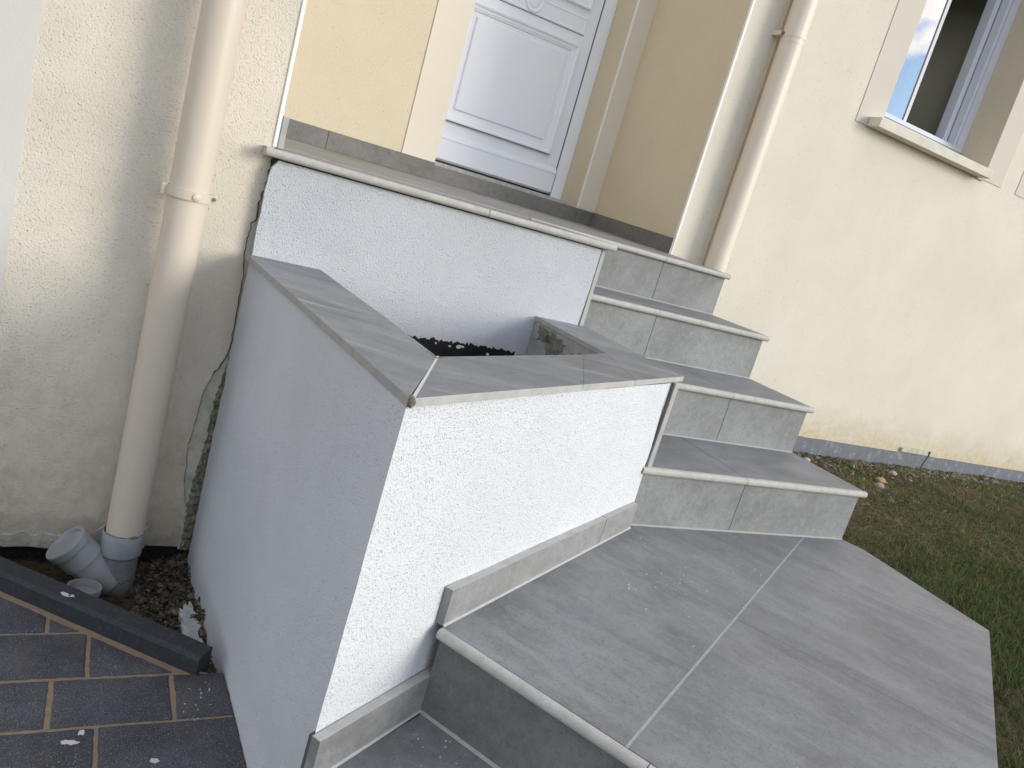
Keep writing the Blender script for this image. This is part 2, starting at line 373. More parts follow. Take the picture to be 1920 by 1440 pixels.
for r in range(len(rowedges) - 1):
    y1, y0 = rowedges[r], rowedges[r + 1]
    o = offs.get(r, -2.1 - rnd.random() * 0.2)
    k0 = -8
    for k in range(k0, 12):
        xa = o + k * PL; xb = xa + PL
        if y0 < -1.46 and False: pass
        g_ = 0.0034
        lim = -1.841 - 0.032 * (0.5 * (y0 + y1) + 0.361)
        if y0 > -1.46:
            if xb > lim - 0.05: xb += 0.08
            if xa > lim - 0.05: continue
        poly = [(xa + g_, y0 + g_), (xb - g_, y0 + g_), (xb - g_, y1 - g_), (xa + g_, y1 - g_)]
        poly = [(p[0], p[1] + (p[0] + 2.1) * tilt) for p in poly]
        poly = clip(poly, kn.x, kn.y, kn.dot(K0) - (0.018 if not (r == 3 and xb > -1.85) else -0.05))
        if not poly: continue
        if (y0 + y1) / 2 > -1.46: poly = clip(poly, 1, 0.032, -1.841 - 0.032 * 0.361 - 0.003)
        else:   # beyond the planter corner the blocks run up to the lower step
            poly = clip(poly, e1.x, e1.y, e1.dot(Vector((-1.78, -1.47, 0))) - 0.01)
        if len(poly) < 3: continue
        area = abs(sum(poly[i][0] * poly[(i + 1) % len(poly)][1] - poly[(i + 1) % len(poly)][0] * poly[i][1] for i in range(len(poly)))) / 2
        if area < 0.0006: continue
        c_ = Vector((sum(p[0] for p in poly) / len(poly), sum(p[1] for p in poly) / len(poly), 0))
        # rounded, slightly chipped rim
        ring = []
        for i in range(len(poly)):
            p, q = poly[i], poly[(i + 1) % len(poly)]; ln = math.dist(p, q); m_ = max(1, int(ln / 0.012))
            for s in range(m_):
                f = s / m_; x = p[0] + (q[0] - p[0]) * f; y = p[1] + (q[1] - p[1]) * f
                jx = noise.noise(Vector((x * 70, y * 70, r))) * 0.0022; ring.append((x + jx, y + noise.noise(Vector((x * 70, y * 70, r + 9))) * 0.0022))
        dz = rnd.uniform(-0.0015, 0.0015)
        def inset(d): return [((c_.x + (p[0] - c_.x) * (1 - d / max(0.02, math.dist(p, c_[:2])))), (c_.y + (p[1] - c_.y) * (1 - d / max(0.02, math.dist(p, c_[:2]))))) for p in ring]
        layers = [(ring, PZ - 0.05), (ring, PZ - 0.004 + dz), (inset(0.0022), PZ - 0.0012 + dz), (inset(0.006), PZ + dz)]
        prev = None
        for rg, z in layers:
            vs = [pave.verts.new((x, y, z)) for x, y in rg]
            if prev:
                for i in range(len(vs)): pave.faces.new((prev[i], prev[(i + 1) % len(vs)], vs[(i + 1) % len(vs)], vs[i]))
            prev = vs
        pave.faces.new(prev)
pv = obj('paving', pave, m_paver, smooth=True, ang=rad(50), base=(-2.1, -1.4, PZ)); tag(pv, 'dark grey rectangular block paving with sandy joints', None, kind='structure')
bm = BM()
poly = [(-4, -3.0), (-1.2, -3.0), (-1.785, -1.475), (-1.836, -0.955), (-1.90, -0.93), (-2.25 - 1.75 * 1, -0.645 + 1.475)]
prism(bm, poly, PZ - 0.06, PZ - 0.0035)
sd = obj('joint_sand', bm, m_sand, base=(-2.1, -1.4, PZ)); tag(sd, 'sandy bedding showing in the joints between the paving blocks', None, kind='structure')

# ================================================================== HOUSE
YL, YR, YB, YD = -0.33, 0.40, 1.10, 1.30
FB = 0.026
house = thing('house', 'cream rendered house with recessed porch, white door and window', 'house', (0, 0.4, -1.1))
TOP = 3.1
bm = BM(); box(bm, -6.0, -1.832, YL, 5.0, -1.095, TOP)
obj('wall', bm, m_left, house, 'coarse greyish cream wall left of the porch')
bm = BM(); box(bm, -3.4, -2.343, YL - 0.003, YL + 0.02, -1.09, TOP)
obj('corner_band', bm, m_band, house)
# jagged lower rim of the left render
bm = BM(); rim = jag((-3.4, YL - 0.006, -1.072), (-2.07, YL - 0.006, -1.072), 110, 0.007, 5) + jag((-2.07, YL - 0.006, -1.05), (-1.95, YL - 0.006, -1.05), 6, .012, 8)
low = [Vector((p.x, p.y, -1.108 + 0.022 * noise.noise(Vector((p.x * 25, 0, 3))))) for p in rim]
sheet(bm, rim + low[::-1], 0.012, (0, 1, 0)); obj('broken_render_rim', bm, m_patch, house)
# left foundation under the render, set back
bm = BM(); box(bm, -6.0, -1.84, YL + 0.03, 5.0, -1.6, -1.095)
obj('foundation', bm, m_crack, house)
# white corner bead of the left reveal
bm = BM(); box(bm, -1.838, -1.8285, YL - 0.004, YL + 0.010, 0.0, TOP, 0.0015)
obj('corner_bead', bm, m_bead, house)
# porch back wall
for x0, x1 in ((-1.832, -0.893), (-0.101, 0.001)):
    bm = BM(); box(bm, x0, x1, YB, 2.0, -0.9, 2.2)
    obj('wall', bm, m_yellow, house, 'yellow porch wall beside the door')
bm = BM(); box(bm, -1.832, 0.001, YB + 0.0, 2.0, 2.2, TOP); obj('wall', bm, m_yellow, house, 'wall above the door')
bm = BM(); box(bm, -1.053, -0.8925, YB - 0.005, YB + 0.001, FB + 0.070, 2.3, 0.0015); box(bm, -0.8935, -0.8925, YB, YD + 0.03, 0.1, 2.2)
obj('door_surround', bm, m_smooth, house)
bm = BM(); box(bm, -0.1005, -0.0005, YB - 0.005, YB + 0.001, FB + 0.070, 2.3); obj('door_surround', bm, m_smooth, house)
bm = BM(); box(bm, -0.1045, -0.0985, YB - 0.0075, YB + 0.006, FB + 0.068, 2.3, 0.0012); obj('corner_bead', bm, m_bead, house)
# right-hand building mass with window opening
WX0, WX1, WZ0, WZ1 = 0.940, 1.803, 0.86, 2.05
bm = BM()
box(bm, 0.0, WX0, YR, 5.0, -0.712, TOP); box(bm, WX1, 8.0, YR, 5.0, -0.712, TOP)
box(bm, WX0, WX1, YR, YR + 0.25, -0.712, WZ0 - 0.002); box(bm, WX0, WX1, YR, YR + 0.25, WZ1, TOP)
rw = obj('wall', bm, [m_right, m_yellow], house, 'pale cream wall right of the porch, with the window')
for p in rw.data.polygons:
    if p.normal.x < -0.9 and p.center.x < 0.01: p.material_index = 1
bm = BM(); box(bm, -0.004, 0.006, YR - 0.004, YR + 0.010, 0.078, TOP, 0.0015); box(bm, -0.002, 0.004, YR - 0.003, YR + 0.006, 0.0, 0.078)
obj('corner_bead', bm, m_bead, house)
# plinth
bm = BM(); n_ = 70
for i in range(n_):
    x0 = 0.0 + i * 0.06; x1 = x0 + 0.06
    def zt(x): return -0.709 + 0.004 * noise.noise(Vector((x * 9, 1, 1)))
    loft(bm, [(x0, YR - 0.012, -1.0), (x1, YR - 0.012, -1.0), (x1, YR + 0.05, -1.0), (x0, YR + 0.05, -1.0)], [(x0, YR - 0.012, zt(x0)), (x1, YR - 0.012, zt(x1)), (x1, YR + 0.05, zt(x1)), (x0, YR + 0.05, zt(x0))])
bmesh.ops.remove_doubles(bm, verts=bm.verts, dist=1e-5)
bx = BM(); box(bx, 0.0, 8.0, YR - 0.010, YR + 0.05, -1.0, -0.712)
obj('plinth', bm, m_plinth, house)
obj('plinth', bx, m_core, house).location.y += 0.004
# loose blocks in the cracked plinth top
bm = BM(); pts = [(2.03, -0.700), (2.03, -0.679), (2.14, -0.672), (2.27, -0.678), (2.285, -0.702)]
sheet(bm, [(x, YR - 0.004, z) for x, z in pts], 0.012, (0, -1, 0)); pts = [(2.30, -0.703), (2.305, -0.676), (2.375, -0.680), (2.37, -0.706)]
sheet(bm, [(x, YR - 0.004, z) for x, z in pts], 0.010, (0, -1, 0)); obj('plinth_chip', bm, m_patch, house)
bm = BM(); pts = [(2.29, -0.679), (2.296, -0.676), (2.297, -0.712), (2.28, -0.74), (2.268, -0.79), (2.264, -0.79), (2.275, -0.74), (2.291, -0.71)]; pts_ = [(2.02, -0.676), (2.14, -0.667), (2.29, -0.673), (2.38, -0.674), (2.385, -0.70), (2.378, -0.70), (2.372, -0.680), (2.305, -0.676), (2.29, -0.71), (2.27, -0.74), (2.262, -0.79), (2.268, -0.79), (2.28, -0.74), (2.297, -0.712), (2.29, -0.679), (2.14, -0.672), (2.03, -0.679)]
sheet(bm, [(x, YR - 0.012, z) for x, z in pts], 0.003, (0, -1, 0)); obj('plinth_crack', bm, m_crack, house)

bm = BM(); box(bm, 0.174, 0.215, YR - 0.007, YR + 0.002, 0.0, TOP, 0.002); obj('wall_strip', bm, m_yellow, house)
# skirting tiles of the porch
def skt(name, x0, x1, y0, y1, z0, z1, mat, lab=None):
    bm = BM(); box(bm, x0, x1, y0, y1, z0, z1, 0.001); return obj(name, bm, mat, house, lab)
bm = BM()
for a, b in ((-1.832, -1.384), (-1.382, -0.893)): box(bm, a, b, YB - 0.012, YB - 0.0005, FB, FB + 0.077, 0.0008)
obj('skirting', bm, m_skirtdark, house)
bm = BM(); box(bm, -0.101, -0.0125, YB - 0.012, YB - 0.0055, FB, FB + 0.066, 0.0008); obj('skirting', bm, m_skirtdark, house)
bm = BM(); loft(bm, [(-0.012, YR - 0.001, 0.003), (-0.0005, YR - 0.001, 0.003), (-0.0005, YB - 0.006, FB), (-0.012, YB - 0.006, FB)], [(-0.012, YR - 0.001, 0.078), (-0.0005, YR - 0.001, 0.078), (-0.0005, YB - 0.006, FB + 0.07), (-0.012, YB - 0.006, FB + 0.07)], 0.0008)
o_ = obj('skirting', bm, [m_skirtdark, m_edge], house)
for p in o_.data.polygons:
    if p.normal.y < -0.9: p.material_index = 1
bm = BM(); loft(bm, [(-1.826, YL - 0.002, 0.0), (-1.812, YL - 0.002, 0.0), (-1.812, YB, FB), (-1.826, YB, FB)], [(-1.826, YL - 0.002, 0.076), (-1.812, YL - 0.002, 0.076), (-1.812, YB, FB + 0.078), (-1.826, YB, FB + 0.078)], 0.0008)
obj('skirting', bm, m_edge, house)
bm = BM(); box(bm, -1.8285, -1.826, YL - 0.001, YL + 0.5, 0.0, 0.076); obj('skirting_grout', bm, m_groutd, house)

# ---------------- door (thing > part > sub-part)
bm = BM(); box(bm, -0.95, -0.1705, YD, YD + 0.045, 0.124, 2.15, 0.002)
m_gap = plain('door_gap', (0.16, 0.17, 0.21), 0.8, 0.2, 0.05)
door = obj('door', bm, m_door, house, 'white front door with raised square panels')
def moulding(bm, x0, x1, z0, z1, y, w, d, steps):
    """stepped rectangular frame, mitred: steps = list of (inset, protrusion)"""
    rings = []
    for ins, pr in steps:
        rings.append([bm.verts.new((x, y - pr, z)) for x, z in ((x0 + ins, z0 + ins), (x1 - ins, z0 + ins), (x1 - ins, z1 - ins), (x0 + ins, z1 - ins))])
    for a, b in zip(rings, rings[1:]):
        for k in range(4): bm.faces.new((a[k], a[(k + 1) % 4], b[(k + 1) % 4], b[k]))
    return rings
prof = [(-0.004, 0.0005), (-0.001, -0.002), (0.0, 0.016), (0.004, 0.020), (0.011, 0.018), (0.014, 0.014), (0.018, 0.012), (0.026, 0.012), (0.028, 0.009), (0.034, 0.008), (0.038, 0.001), (0.041, -0.006), (0.046, -0.011), (0.050, -0.010), (0.058, 0.006), (0.062, 0.011), (0.066, 0.011)]
def panel(x0, x1, z0, z1, name='panel'):
    bm = BM(); rg = moulding(bm, x0, x1, z0, z1, YD, 0, 0, prof); bm.faces.new(rg[-1]); return obj(name, bm, m_door, door)
panel(-0.850, -0.236, 0.311, 0.846)
panel(-0.850, -0.236, 1.013, 1.75)
bm = BM(); rg = moulding(bm, -0.842, -0.230, 0.897, 0.976, YD, 0, 0, [(0, 0), (0, 0.003), (0.004, 0.006), (0.008, 0.006), (0.010, 0.003)]); bm.faces.new(rg[-1]); obj('panel', bm, m_door, door)
# oval medallion across the narrow panel
bm = BM(); cx, cz, ax_, az_ = -0.533, 0.965, 0.050, 0.066; rings = []
for s, pr in ((1, 0.001), (1, 0.008), (0.94, 0.012), (0.86, 0.012), (0.80, 0.008), (0.66, 0.007), (0.62, 0.011), (0.56, 0.012), (0.3, 0.014)):
    rings.append([bm.verts.new((cx + ax_ * s * math.cos(a * math.pi / 24), YD - pr, cz + az_ * s * math.sin(a * math.pi / 24))) for a in range(48)])
for a, b in zip(rings, rings[1:]):
    for k in range(48): bm.faces.new((a[k], a[(k + 1) % 48], b[(k + 1) % 48], b[k]))
bm.faces.new(rings[-1]); obj('medallion', bm, m_door, door, smooth=True, ang=rad(35))
bm = BM(); extr(bm, [(0.0, 0.008), (0.006, 0.006), (0.008, 0.0), (0.014, -0.004), (0.018, -0.012), (0.018, -0.020), (0.0, -0.020)], (-0.945, YD, 0.246), (-0.172, YD, 0.246), (0, -1)); obj('weather_bar', bm, m_door, door)
bm = BM(); box(bm, -0.945, -0.1735, YD - 0.016, YD - 0.0002, 0.132, 0.2255, 0.0015); obj('kick_plate', bm, m_door, door)
for q_ in ((-0.945, -0.1725, YD - 0.0165, YD - 0.0003, 0.2257, 0.2272), (-0.9, -0.236, YD - 0.0155, YD - 0.0003, 0.3085, 0.3105), (-0.85, -0.23, YD - 0.0035, YD - 0.0003, 0.8945, 0.8965)):
    bm = BM(); box(bm, *q_); obj('shadow_gap', bm, m_gap, door)
bm = BM(); box(bm, -0.95, -0.171, YD - 0.006, YD + 0.05, 0.116, 0.1238); obj('seal', bm, m_seal, door)
bm = BM(); box(bm, -0.169, -0.1665, YD - 0.001, YD + 0.04, 0.116, 2.15); obj('seal', bm, m_seal, door)
bm = BM(); box(bm, -0.1655, -0.1015, YD - 0.012, YD + 0.06, 0.10, 2.2, 0.003); box(bm, -1.0, -0.951, YD - 0.012, YD + 0.06, 0.10, 2.2); box(bm, -1.0, -0.10, YD - 0.011, YD + 0.06, 2.15, 2.2)
obj('door_frame', bm, m_door, house)
bm = BM(); box(bm, -0.892, -0.102, YB - 0.005, YD + 0.02, 0.0, 0.094, 0.004)
obj('threshold', bm, m_skirtdark, house)
bm = BM(); box(bm, -0.892, -0.1015, YD - 0.07, YD + 0.02, 0.0945, 0.113, 0.002); obj('threshold_bar', bm, m_alu, house)

# ---------------- window
YW = 0.575
bm = BM(); zs = WZ0 - 0.04
box(bm, 0.775, WX0, YR - 0.004, YR + 0.001, zs, 2.2, 0.001); box(bm, WX0 - 0.001, WX0 + 0.0, YR + 0.001, YW + 0.05, WZ0 - 0.04, WZ1)
box(bm, WX1, 1.965, YR - 0.004, YR + 0.001, zs, 2.2, 0.001); box(bm, WX0, WX1, YR - 0.004, YR + 0.001, WZ1, 2.2)
obj('window_surround', bm, m_smooth2, house)
bm = BM(); box(bm, 2.105, 2.27, YR - 0.004, YR + 0.001, zs, 2.2, 0.001); obj('window_surround', bm, m_smooth2, house, 'pale band round a second window at the frame edge')
bm = BM(); box(bm, WX1 - 0.002, WX1 - 0.0005, YR + 0.001, YW + 0.05, WZ0, WZ1); obj('window_reveal', bm, m_yellow, house)
bm = BM(); box(bm, 0.853, 1.757, YR - 0.075, YR - 0.0045, 0.818, 0.861, 0.003); box(bm, WX0 + 0.001, WX1 - 0.003, YR - 0.006, YW - 0.01, 0.862, 0.872, 0.001)
obj('window_sill', bm, m_sill, house)
bm = BM(); box(bm, 1.72, 1.80, YR - 0.012, YR - 0.0045, 0.812, 0.8275); obj('sill_patch', bm, m_patch, house)
fx0, fx1, fz0, fz1 = WX0 + 0.001, WX1 - 0.003, 0.873, WZ1
bm = BM(); fw = 0.05
box(bm, fx0, fx1, YW, YW + 0.06, fz0, fz0 + 0.093, 0.003); box(bm, fx0, fx1, YW - 0.008, YW, fz0 + 0.070, fz0 + 0.078); box(bm, fx0, fx1, YW, YW + 0.06, fz1 - fw, fz1, 0.003)
box(bm, fx0, fx0 + fw, YW + 0.0005, YW + 0.06, fz0 + 0.093, fz1 - fw, 0.003); box(bm, fx1 - fw, fx1, YW + 0.0005, YW + 0.06, fz0 + 0.093, fz1 - fw, 0.003)
box(bm, fx1 - fw - 0.018, fx1 - fw - 0.001, YW + 0.014, YW + 0.06, fz0 + fw, fz1 - fw, 0.003)
win = obj('window', bm, m_pvc, house, 'white window with sky mirrored in its left leaf, right leaf open')
cxw = 1.376
bm = BM(); s_ = 0.045
for (a, b, c, d) in ((fx0 + fw, cxw, fz0 + fw, fz0 + fw + s_), (fx0 + fw, cxw, fz1 - fw - s_, fz1 - fw), (fx0 + fw, fx0 + fw + s_, fz0 + fw + s_, fz1 - fw - s_), (cxw - 0.028, cxw, fz0 + fw + s_, fz1 - fw - s_)):
    box(bm, a, b, YW + 0.012, YW + 0.055, c, d, 0.004)
def swing(bm, a_=rad(7)):
    bmesh.ops.rotate(bm, verts=bm.verts, cent=(fx0 + fw, YW + 0.03, 0), matrix=Matrix.Rotation(a_, 3, 'Z'))
swing(bm); obj('sash', bm, m_pvc, win)
bm = BM(); box(bm, fx0 + fw + s_, cxw - 0.028, YW + 0.014, YW + 0.030, fz0 + fw + s_ * 0.9, fz1 - fw - s_); swing(bm); obj('pane', bm, m_glass, win)
# right leaf swung inwards, seen edge-on behind the frame
hx = fx1 - fw - 0.02; ang = rad(82); dx, dy = -math.cos(ang), math.sin(ang); px_, py_ = dy, -dx * -1
def leaf_bar(bm, a, b, z0, z1, t0, t1):
    def P(s, t, z): return (hx + dx * s + dy * -t, YW + 0.06 + dy * s + dx * t, z)
    loft(bm, [P(a, t0, z0), P(b, t0, z0), P(b, t1, z0), P(a, t1, z0)], [P(a, t0, z1), P(b, t0, z1), P(b, t1, z1), P(a, t1, z1)], 0.003)
bm = BM(); lw = 0.36
leaf_bar(bm, 0, 0.05, fz0 + fw, fz1 - fw, 0, 0.045); leaf_bar(bm, lw - 0.05, lw, fz0 + fw, fz1 - fw, 0, 0.045)
leaf_bar(bm, 0.05, lw - 0.05, fz0 + fw, fz0 + fw + 0.05, 0, 0.045); leaf_bar(bm, 0.05, lw - 0.05, fz1 - fw - 0.05, fz1 - fw, 0, 0.045)
obj('sash', bm, m_pvc, win)
bm = BM(); leaf_bar(bm, 0.05, lw - 0.05, fz0 + fw + 0.05, fz1 - fw - 0.05, 0.012, 0.03); obj('pane', bm, m_glass, win)
# room behind the window
bm = BM(); X0, X1, Y0, Y1, Z0, Z1 = 0.3, 3.6, YW + 0.10, 3.4, -0.1, 2.4
for q in (((X0, Y1, Z0), (X1, Y1, Z0), (X1, Y1, Z1), (X0, Y1, Z1)), ((X0, Y0, Z0), (X0, Y1, Z0), (X0, Y1, Z1), (X0, Y0, Z1)), ((X1, Y0, Z0), (X1, Y1, Z0), (X1, Y1, Z1), (X1, Y0, Z1)),
          ((X0, Y0, Z0), (X1, Y0, Z0), (X1, Y1, Z0), (X0, Y1, Z0))):
    bm.faces.new([bm.verts.new(p) for p in q])
obj('room', bm, m_room, house)
bm = BM(); box(bm, X0, X1, Y0, Y1, Z1, Z1 + 0.05); obj('room_ceiling', bm, m_rooml, house)

m_coat = plain('coat_edge', (0.24, 0.225, 0.17), 0.95, 0.1, 0.3, 60)
# crack and broken render where the porch meets the left wall
YC = YL - 0.004
Lp = [(-1.84, -0.176), (-1.852, -0.204), (-1.852, -0.246), (-1.845, -0.314), (-1.841, -0.4), (-1.838, -0.498), (-1.845, -0.549), (-1.866, -0.594), (-1.882, -0.651), (-1.885, -0.736), (-1.892, -0.793), (-1.884, -0.898), (-1.868, -0.975), (-1.866, -1.10)]
Rp = [(-1.832, -0.17), (-1.831, -0.241), (-1.832, -0.311), (-1.829, -0.416), (-1.829, -0.515), (-1.829, -0.588), (-1.829, -0.663), (-1.829, -0.739), (-1.829, -0.825), (-1.829, -0.894), (-1.829, -1.003), (-1.829, -1.10)]
def densify(pts, n, amp, seed):
    out = []
    for i, (p, q) in enumerate(zip(pts, pts[1:])):
        for s in range(n):
            f = s / n; x = p[0] + (q[0] - p[0]) * f; z = p[1] + (q[1] - p[1]) * f
            out.append((x + noise.noise(Vector((x * 90, z * 90, seed))) * amp, z))
    out.append(pts[-1]); return out
bm = BM(); o2 = densify(Lp[5:], 5, 0.006, 1) + densify(Rp[4:][::-1], 3, 0, 2); sheet(bm, [(x, YC, z) for x, z in o2], 0.006, (0, 1, 0)); obj('peeled_render', bm, m_patch, house)
Mp = [(-1.838, -0.544), (-1.844, -0.6), (-1.853, -0.666), (-1.852, -0.713), (-1.853, -0.798), (-1.860, -0.857), (-1.864, -0.926), (-1.865, -0.995), (-1.862, -1.10)]
bm = BM(); rows_ = densify(Mp, 16, 0.006, 4); Gm = []
for i, (x, z) in enumerate(rows_):
    col = []
    for j in range(13):
        xx = x + (-1.829 - x) * j / 12; nn = noise.noise(Vector((xx * 60, z * 60, 3))) + 0.6 * noise.noise(Vector((xx * 160, z * 160, 5)))
        col.append(bm.verts.new((xx + nn * 0.002, YC - 0.001 - 0.007 * nn - (0.004 if 0 < j < 12 else -0.003), z)))
    Gm.append(col)
for i in range(len(Gm) - 1):
    for j in range(12): bm.faces.new((Gm[i][j], Gm[i + 1][j], Gm[i + 1][j + 1], Gm[i][j + 1]))
obj('bare_mortar', bm, m_mortar, house)
# fine broken line where the outer render coat has come away
for seg in (Lp[6:9], Lp[8:11], Lp[10:12], Lp[11:13]):
    a = densify(seg, 8, 0.004, 21); bm = BM()
    ring = [(x - 0.0006, z) for x, z in a] + [(x + 0.0007 + 0.0016 * max(0, noise.noise(Vector((x * 40, z * 40, 8)))), z) for x, z in a[::-1]]
    sheet(bm, [(x, YC - 0.0035, z) for x, z in ring], 0.003, (0, 1, 0)); obj('coat_edge', bm, m_coat, house)
for pts, wd, sd_ in ((Lp[:8], 0.0022, 11), ([(-1.832, -0.03), (-1.836, -0.09), (-1.842, -0.14), (-1.84, -0.176)], 0.003, 13)):
    a = densify(pts, 6, 0.005, sd_); bm = BM()
    ring = [(x - wd * (0.5 + 0.5 * noise.noise(Vector((x * 40, z * 40, 5)))), z) for x, z in a] + [(x + wd * (0.3 + 0.5 * abs(noise.noise(Vector((x * 40, z * 40, 8))))), z) for x, z in a[::-1]]
    sheet(bm, [(x, YC - 0.004, z) for x, z in ring], 0.003, (0, 1, 0)); obj('crack', bm, m_crack, house)

# ================================================================== STEPS AND PORCH PLATFORM
steps = thing('entrance_steps', 'grey tiled entrance steps rising from a slanted landing to the porch', 'steps', (-0.4, -0.9, -1.05))
XL2 = -0.858
# concrete cores
bm = BM()
box(bm, -1.83, -0.010, 0.022, YB + 0.0, -1.0, -0.0135)
core = obj('core', bm, m_core, steps)
for k in range(1, 4):
    bm = BM(); box(bm, -0.90 if k < 3 else -0.87, -0.010, -k * D + 0.030, -(k - 1) * D + 0.0295, -1.0, -k * H - 0.0135); obj('core', bm, m_core, steps)
seams = {0: -0.322, 1: -0.513, 2: -0.372, 3: -0.513}; rseam = {0: -0.318, 1: -0.509, 2: -0.361, 3: -0.499}
backseam = {2: -0.369, 3: -0.513}
for k in range(4):
    y = -k * D; z = -k * H; xl = {0: -0.918, 1: -0.834, 2: XL2, 3: XL2 - 0.026}[k]
    # riser: two tiles with a fine joint
    bm = BM(); xl_r = -0.835 if k < 2 else (XL2 if k == 2 else -0.89)
    for a, b in ((xl_r, rseam[k] - 0.001), (rseam[k] + 0.001, -0.006)):
        box(bm, a, b, y + 0.018, y + 0.029, z - H - 0.001 + 0.002, z - 0.0205, 0.0008)
    obj('riser', bm, m_riser, steps)
    bm = BM(); box(bm, xl_r, -0.0075, y + 0.0195, y + 0.0295, z - H, z - 0.0205); obj('riser_grout', bm, m_groutd, steps)
    bm = BM(); extr(bm, [(0, 0), (0.004, 0), (0, 0.004)], (xl_r, y + 0.018, z - H + 0.0002), (-0.006, y + 0.018, z - H + 0.0002), (0, -1)); obj('base_grout', bm, m_grout, steps)
    bm = BM(); s = seams[k]; xr = 0.006
    nosing(bm, (xl, y, z), (s - 0.0008, y, z), (0, -1)); nosing(bm, (s + 0.0008, y, z), (xr, y, z), (0, -1))
    obj('nosing', bm, m_nose, steps, smooth=True, ang=rad(40))
    if k > 0:
        bm = BM(); tile_rects(bm, [xl, s, 0.0], y + 0.0142, y + D + 0.0178, z)
        obj('tread', bm, m_tread, steps)
        bm = BM(); box(bm, xl, -0.004, y + 0.015, y + D + 0.0175, z - 0.0135, z - 0.0012); obj('tread_grout', bm, m_groutd, steps)
# porch floor, falling gently towards the steps
bm = BM()
def fz(y): return max(0, y) / YB * FB
ye = [0.0142, 0.30, 0.62, YB]
xe = [-1.811, -1.12, -0.518, 0.0]
for i in range(3):
    for j in range(3):
        x0, x1, y0, y1 = xe[i] + 0.0012, xe[i + 1] - (0.0012 if i < 2 else 0), ye[j] + 0.0012, ye[j + 1] - 0.0012
        if i == 2 and j > 0: x1 = -0.0005
        loft(bm, [(x0, y0, fz(y0) - 0.012), (x1, y0, fz(y0) - 0.012), (x1, y1, fz(y1) - 0.012), (x0, y1, fz(y1) - 0.012)], [(x0, y0, fz(y0)), (x1, y0, fz(y0)), (x1, y1, fz(y1)), (x0, y1, fz(y1))])
obj('porch_floor', bm, m_top, steps)
bm = BM(); loft(bm, [(-1.812, 0.015, -0.013), (-0.004, 0.015, -0.013), (-0.004, YB, -0.013), (-1.812, YB, -0.013)], [(-1.812, 0.015, fz(0.015) - 0.001), (-0.004, 0.015, fz(0.015) - 0.001), (-0.004, YB, FB - 0.001), (-1.812, YB, FB - 0.001)]); obj('floor_grout', bm, m_grout, steps)
# projecting platform on the left with its white side wall
YP = -0.361
bm = BM(); tile_rects(bm, [-1.858 + 0.03, -1.12, -0.818], YP - 0.010, 0.0145 - 0.016, -0.003)
obj('platform_floor', bm, m_top, steps)
bm = BM(); nosing(bm, (-1.858, -0.385, -0.003), (-1.2545, -0.385, -0.003), (0, -1), 0.0142, 0.021); nosing(bm, (-1.2525, -0.385, -0.003), (-0.815, -0.385, -0.003), (0, -1), 0.0142, 0.021)
obj('nosing', bm, m_nose, steps, smooth=True, ang=rad(40))
bm = BM(); box(bm, -1.858, -1.829, YP - 0.0105, YL - 0.0005, -0.024, -0.0032); obj('nosing', bm, m_nose, steps)
bm = BM(); box(bm, -1.2546, -1.2524, -0.3835, -0.372, -0.022, -0.0045); obj('nosing_grout', bm, m_groutd, steps)
# rendered face with ragged left edge
bm = BM()
left = []; nseg = 46
for i in range(nseg + 1):
    z = -0.028 - (0.90 - 0.028) * i / nseg; x = -1.838 + 0.004 * noise.noise(Vector((z * 22, 3, 1))) + 0.003 * noise.noise(Vector((z * 70, 3, 1)))
    if i == 0: x += 0.018
    if i == 1: x += 0.004
    left.append((x, z))
right = [(-0.8505 - 0.002 * abs(noise.noise(Vector((z * 30, 0, 2)))) - (0.004 if z < -0.15 else 0) * (-(z + 0.15) / 0.1 if z > -0.25 else 1), z) for z in [-0.9 + 0.873 * i / 30 for i in range(31)]]
pts = left + right
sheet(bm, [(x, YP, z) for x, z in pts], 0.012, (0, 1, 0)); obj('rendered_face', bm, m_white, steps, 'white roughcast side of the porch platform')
bm = BM(); box(bm, -1.8325, -0.8495, YP + 0.0125, 0.0215, -1.0, -0.0155); obj('core', bm, m_crack, steps)
bm = BM(); box(bm, -0.8485, -0.8355, YP - 0.001, 0.017, -0.80, -0.0245, 0.001); obj('edge_tile', bm, m_edge, steps)

# slanted landing
LZ = -4 * H
P = lambda v, z: (v.x, v.y, z)
A0 = Vector((-0.870, -0.895, 0)); A1 = Vector((-1.583, -1.338, 0)); KR = Vector((-0.006, -1.378, 0)); K1 = Vector((0.021, -0.946, 0)); K0_ = Vector((-0.006, -0.884, 0))
FL = Vector((-1.149, -2.10, 0))
def en(a, b): return e1 * a + nf * b     # landing frame: along the planter wall, out from it
cen = Vector((-0.8, -1.3, 0))
land = [(-0.866, -0.8825), (-0.006, -0.8825), (0.021, -0.946), (-0.002, -1.378), (-1.149 + 0.0145, -2.10 + 0.0084), (-1.590 + 0.0127, -1.342 + 0.0073), (-0.870, -0.897)]
bm = BM()
sn, se = 0.6525, [-1.434, -0.83]
rows = [(0.29, sn), (sn, 1.30)]
gp = 0.0030
for bi, (b0, b1) in enumerate(rows):
    edges = [-9] + ([-1.434, -0.834] if bi == 0 else [-1.434, -0.834]) + [9]
    for a0, a1 in zip(edges, edges[1:]):
        poly = list(land)
        poly = clip(poly, nf.x, nf.y, b1 - gp * (0.9 if bi == 0 else 0)); poly = clip(poly, -nf.x, -nf.y, -(b0 if bi else -9) - (gp if bi else 0)) if poly else poly
        ga = 0.0006
        if poly and a1 < 9: poly = clip(poly, e1.x, e1.y, a1 - ga)
        if poly and a0 > -9: poly = clip(poly, -e1.x, -e1.y, -a0 - ga)
        if poly and len(poly) > 2: prism(bm, poly, LZ - 0.0115, LZ)
obj('landing', bm, m_landing, steps)
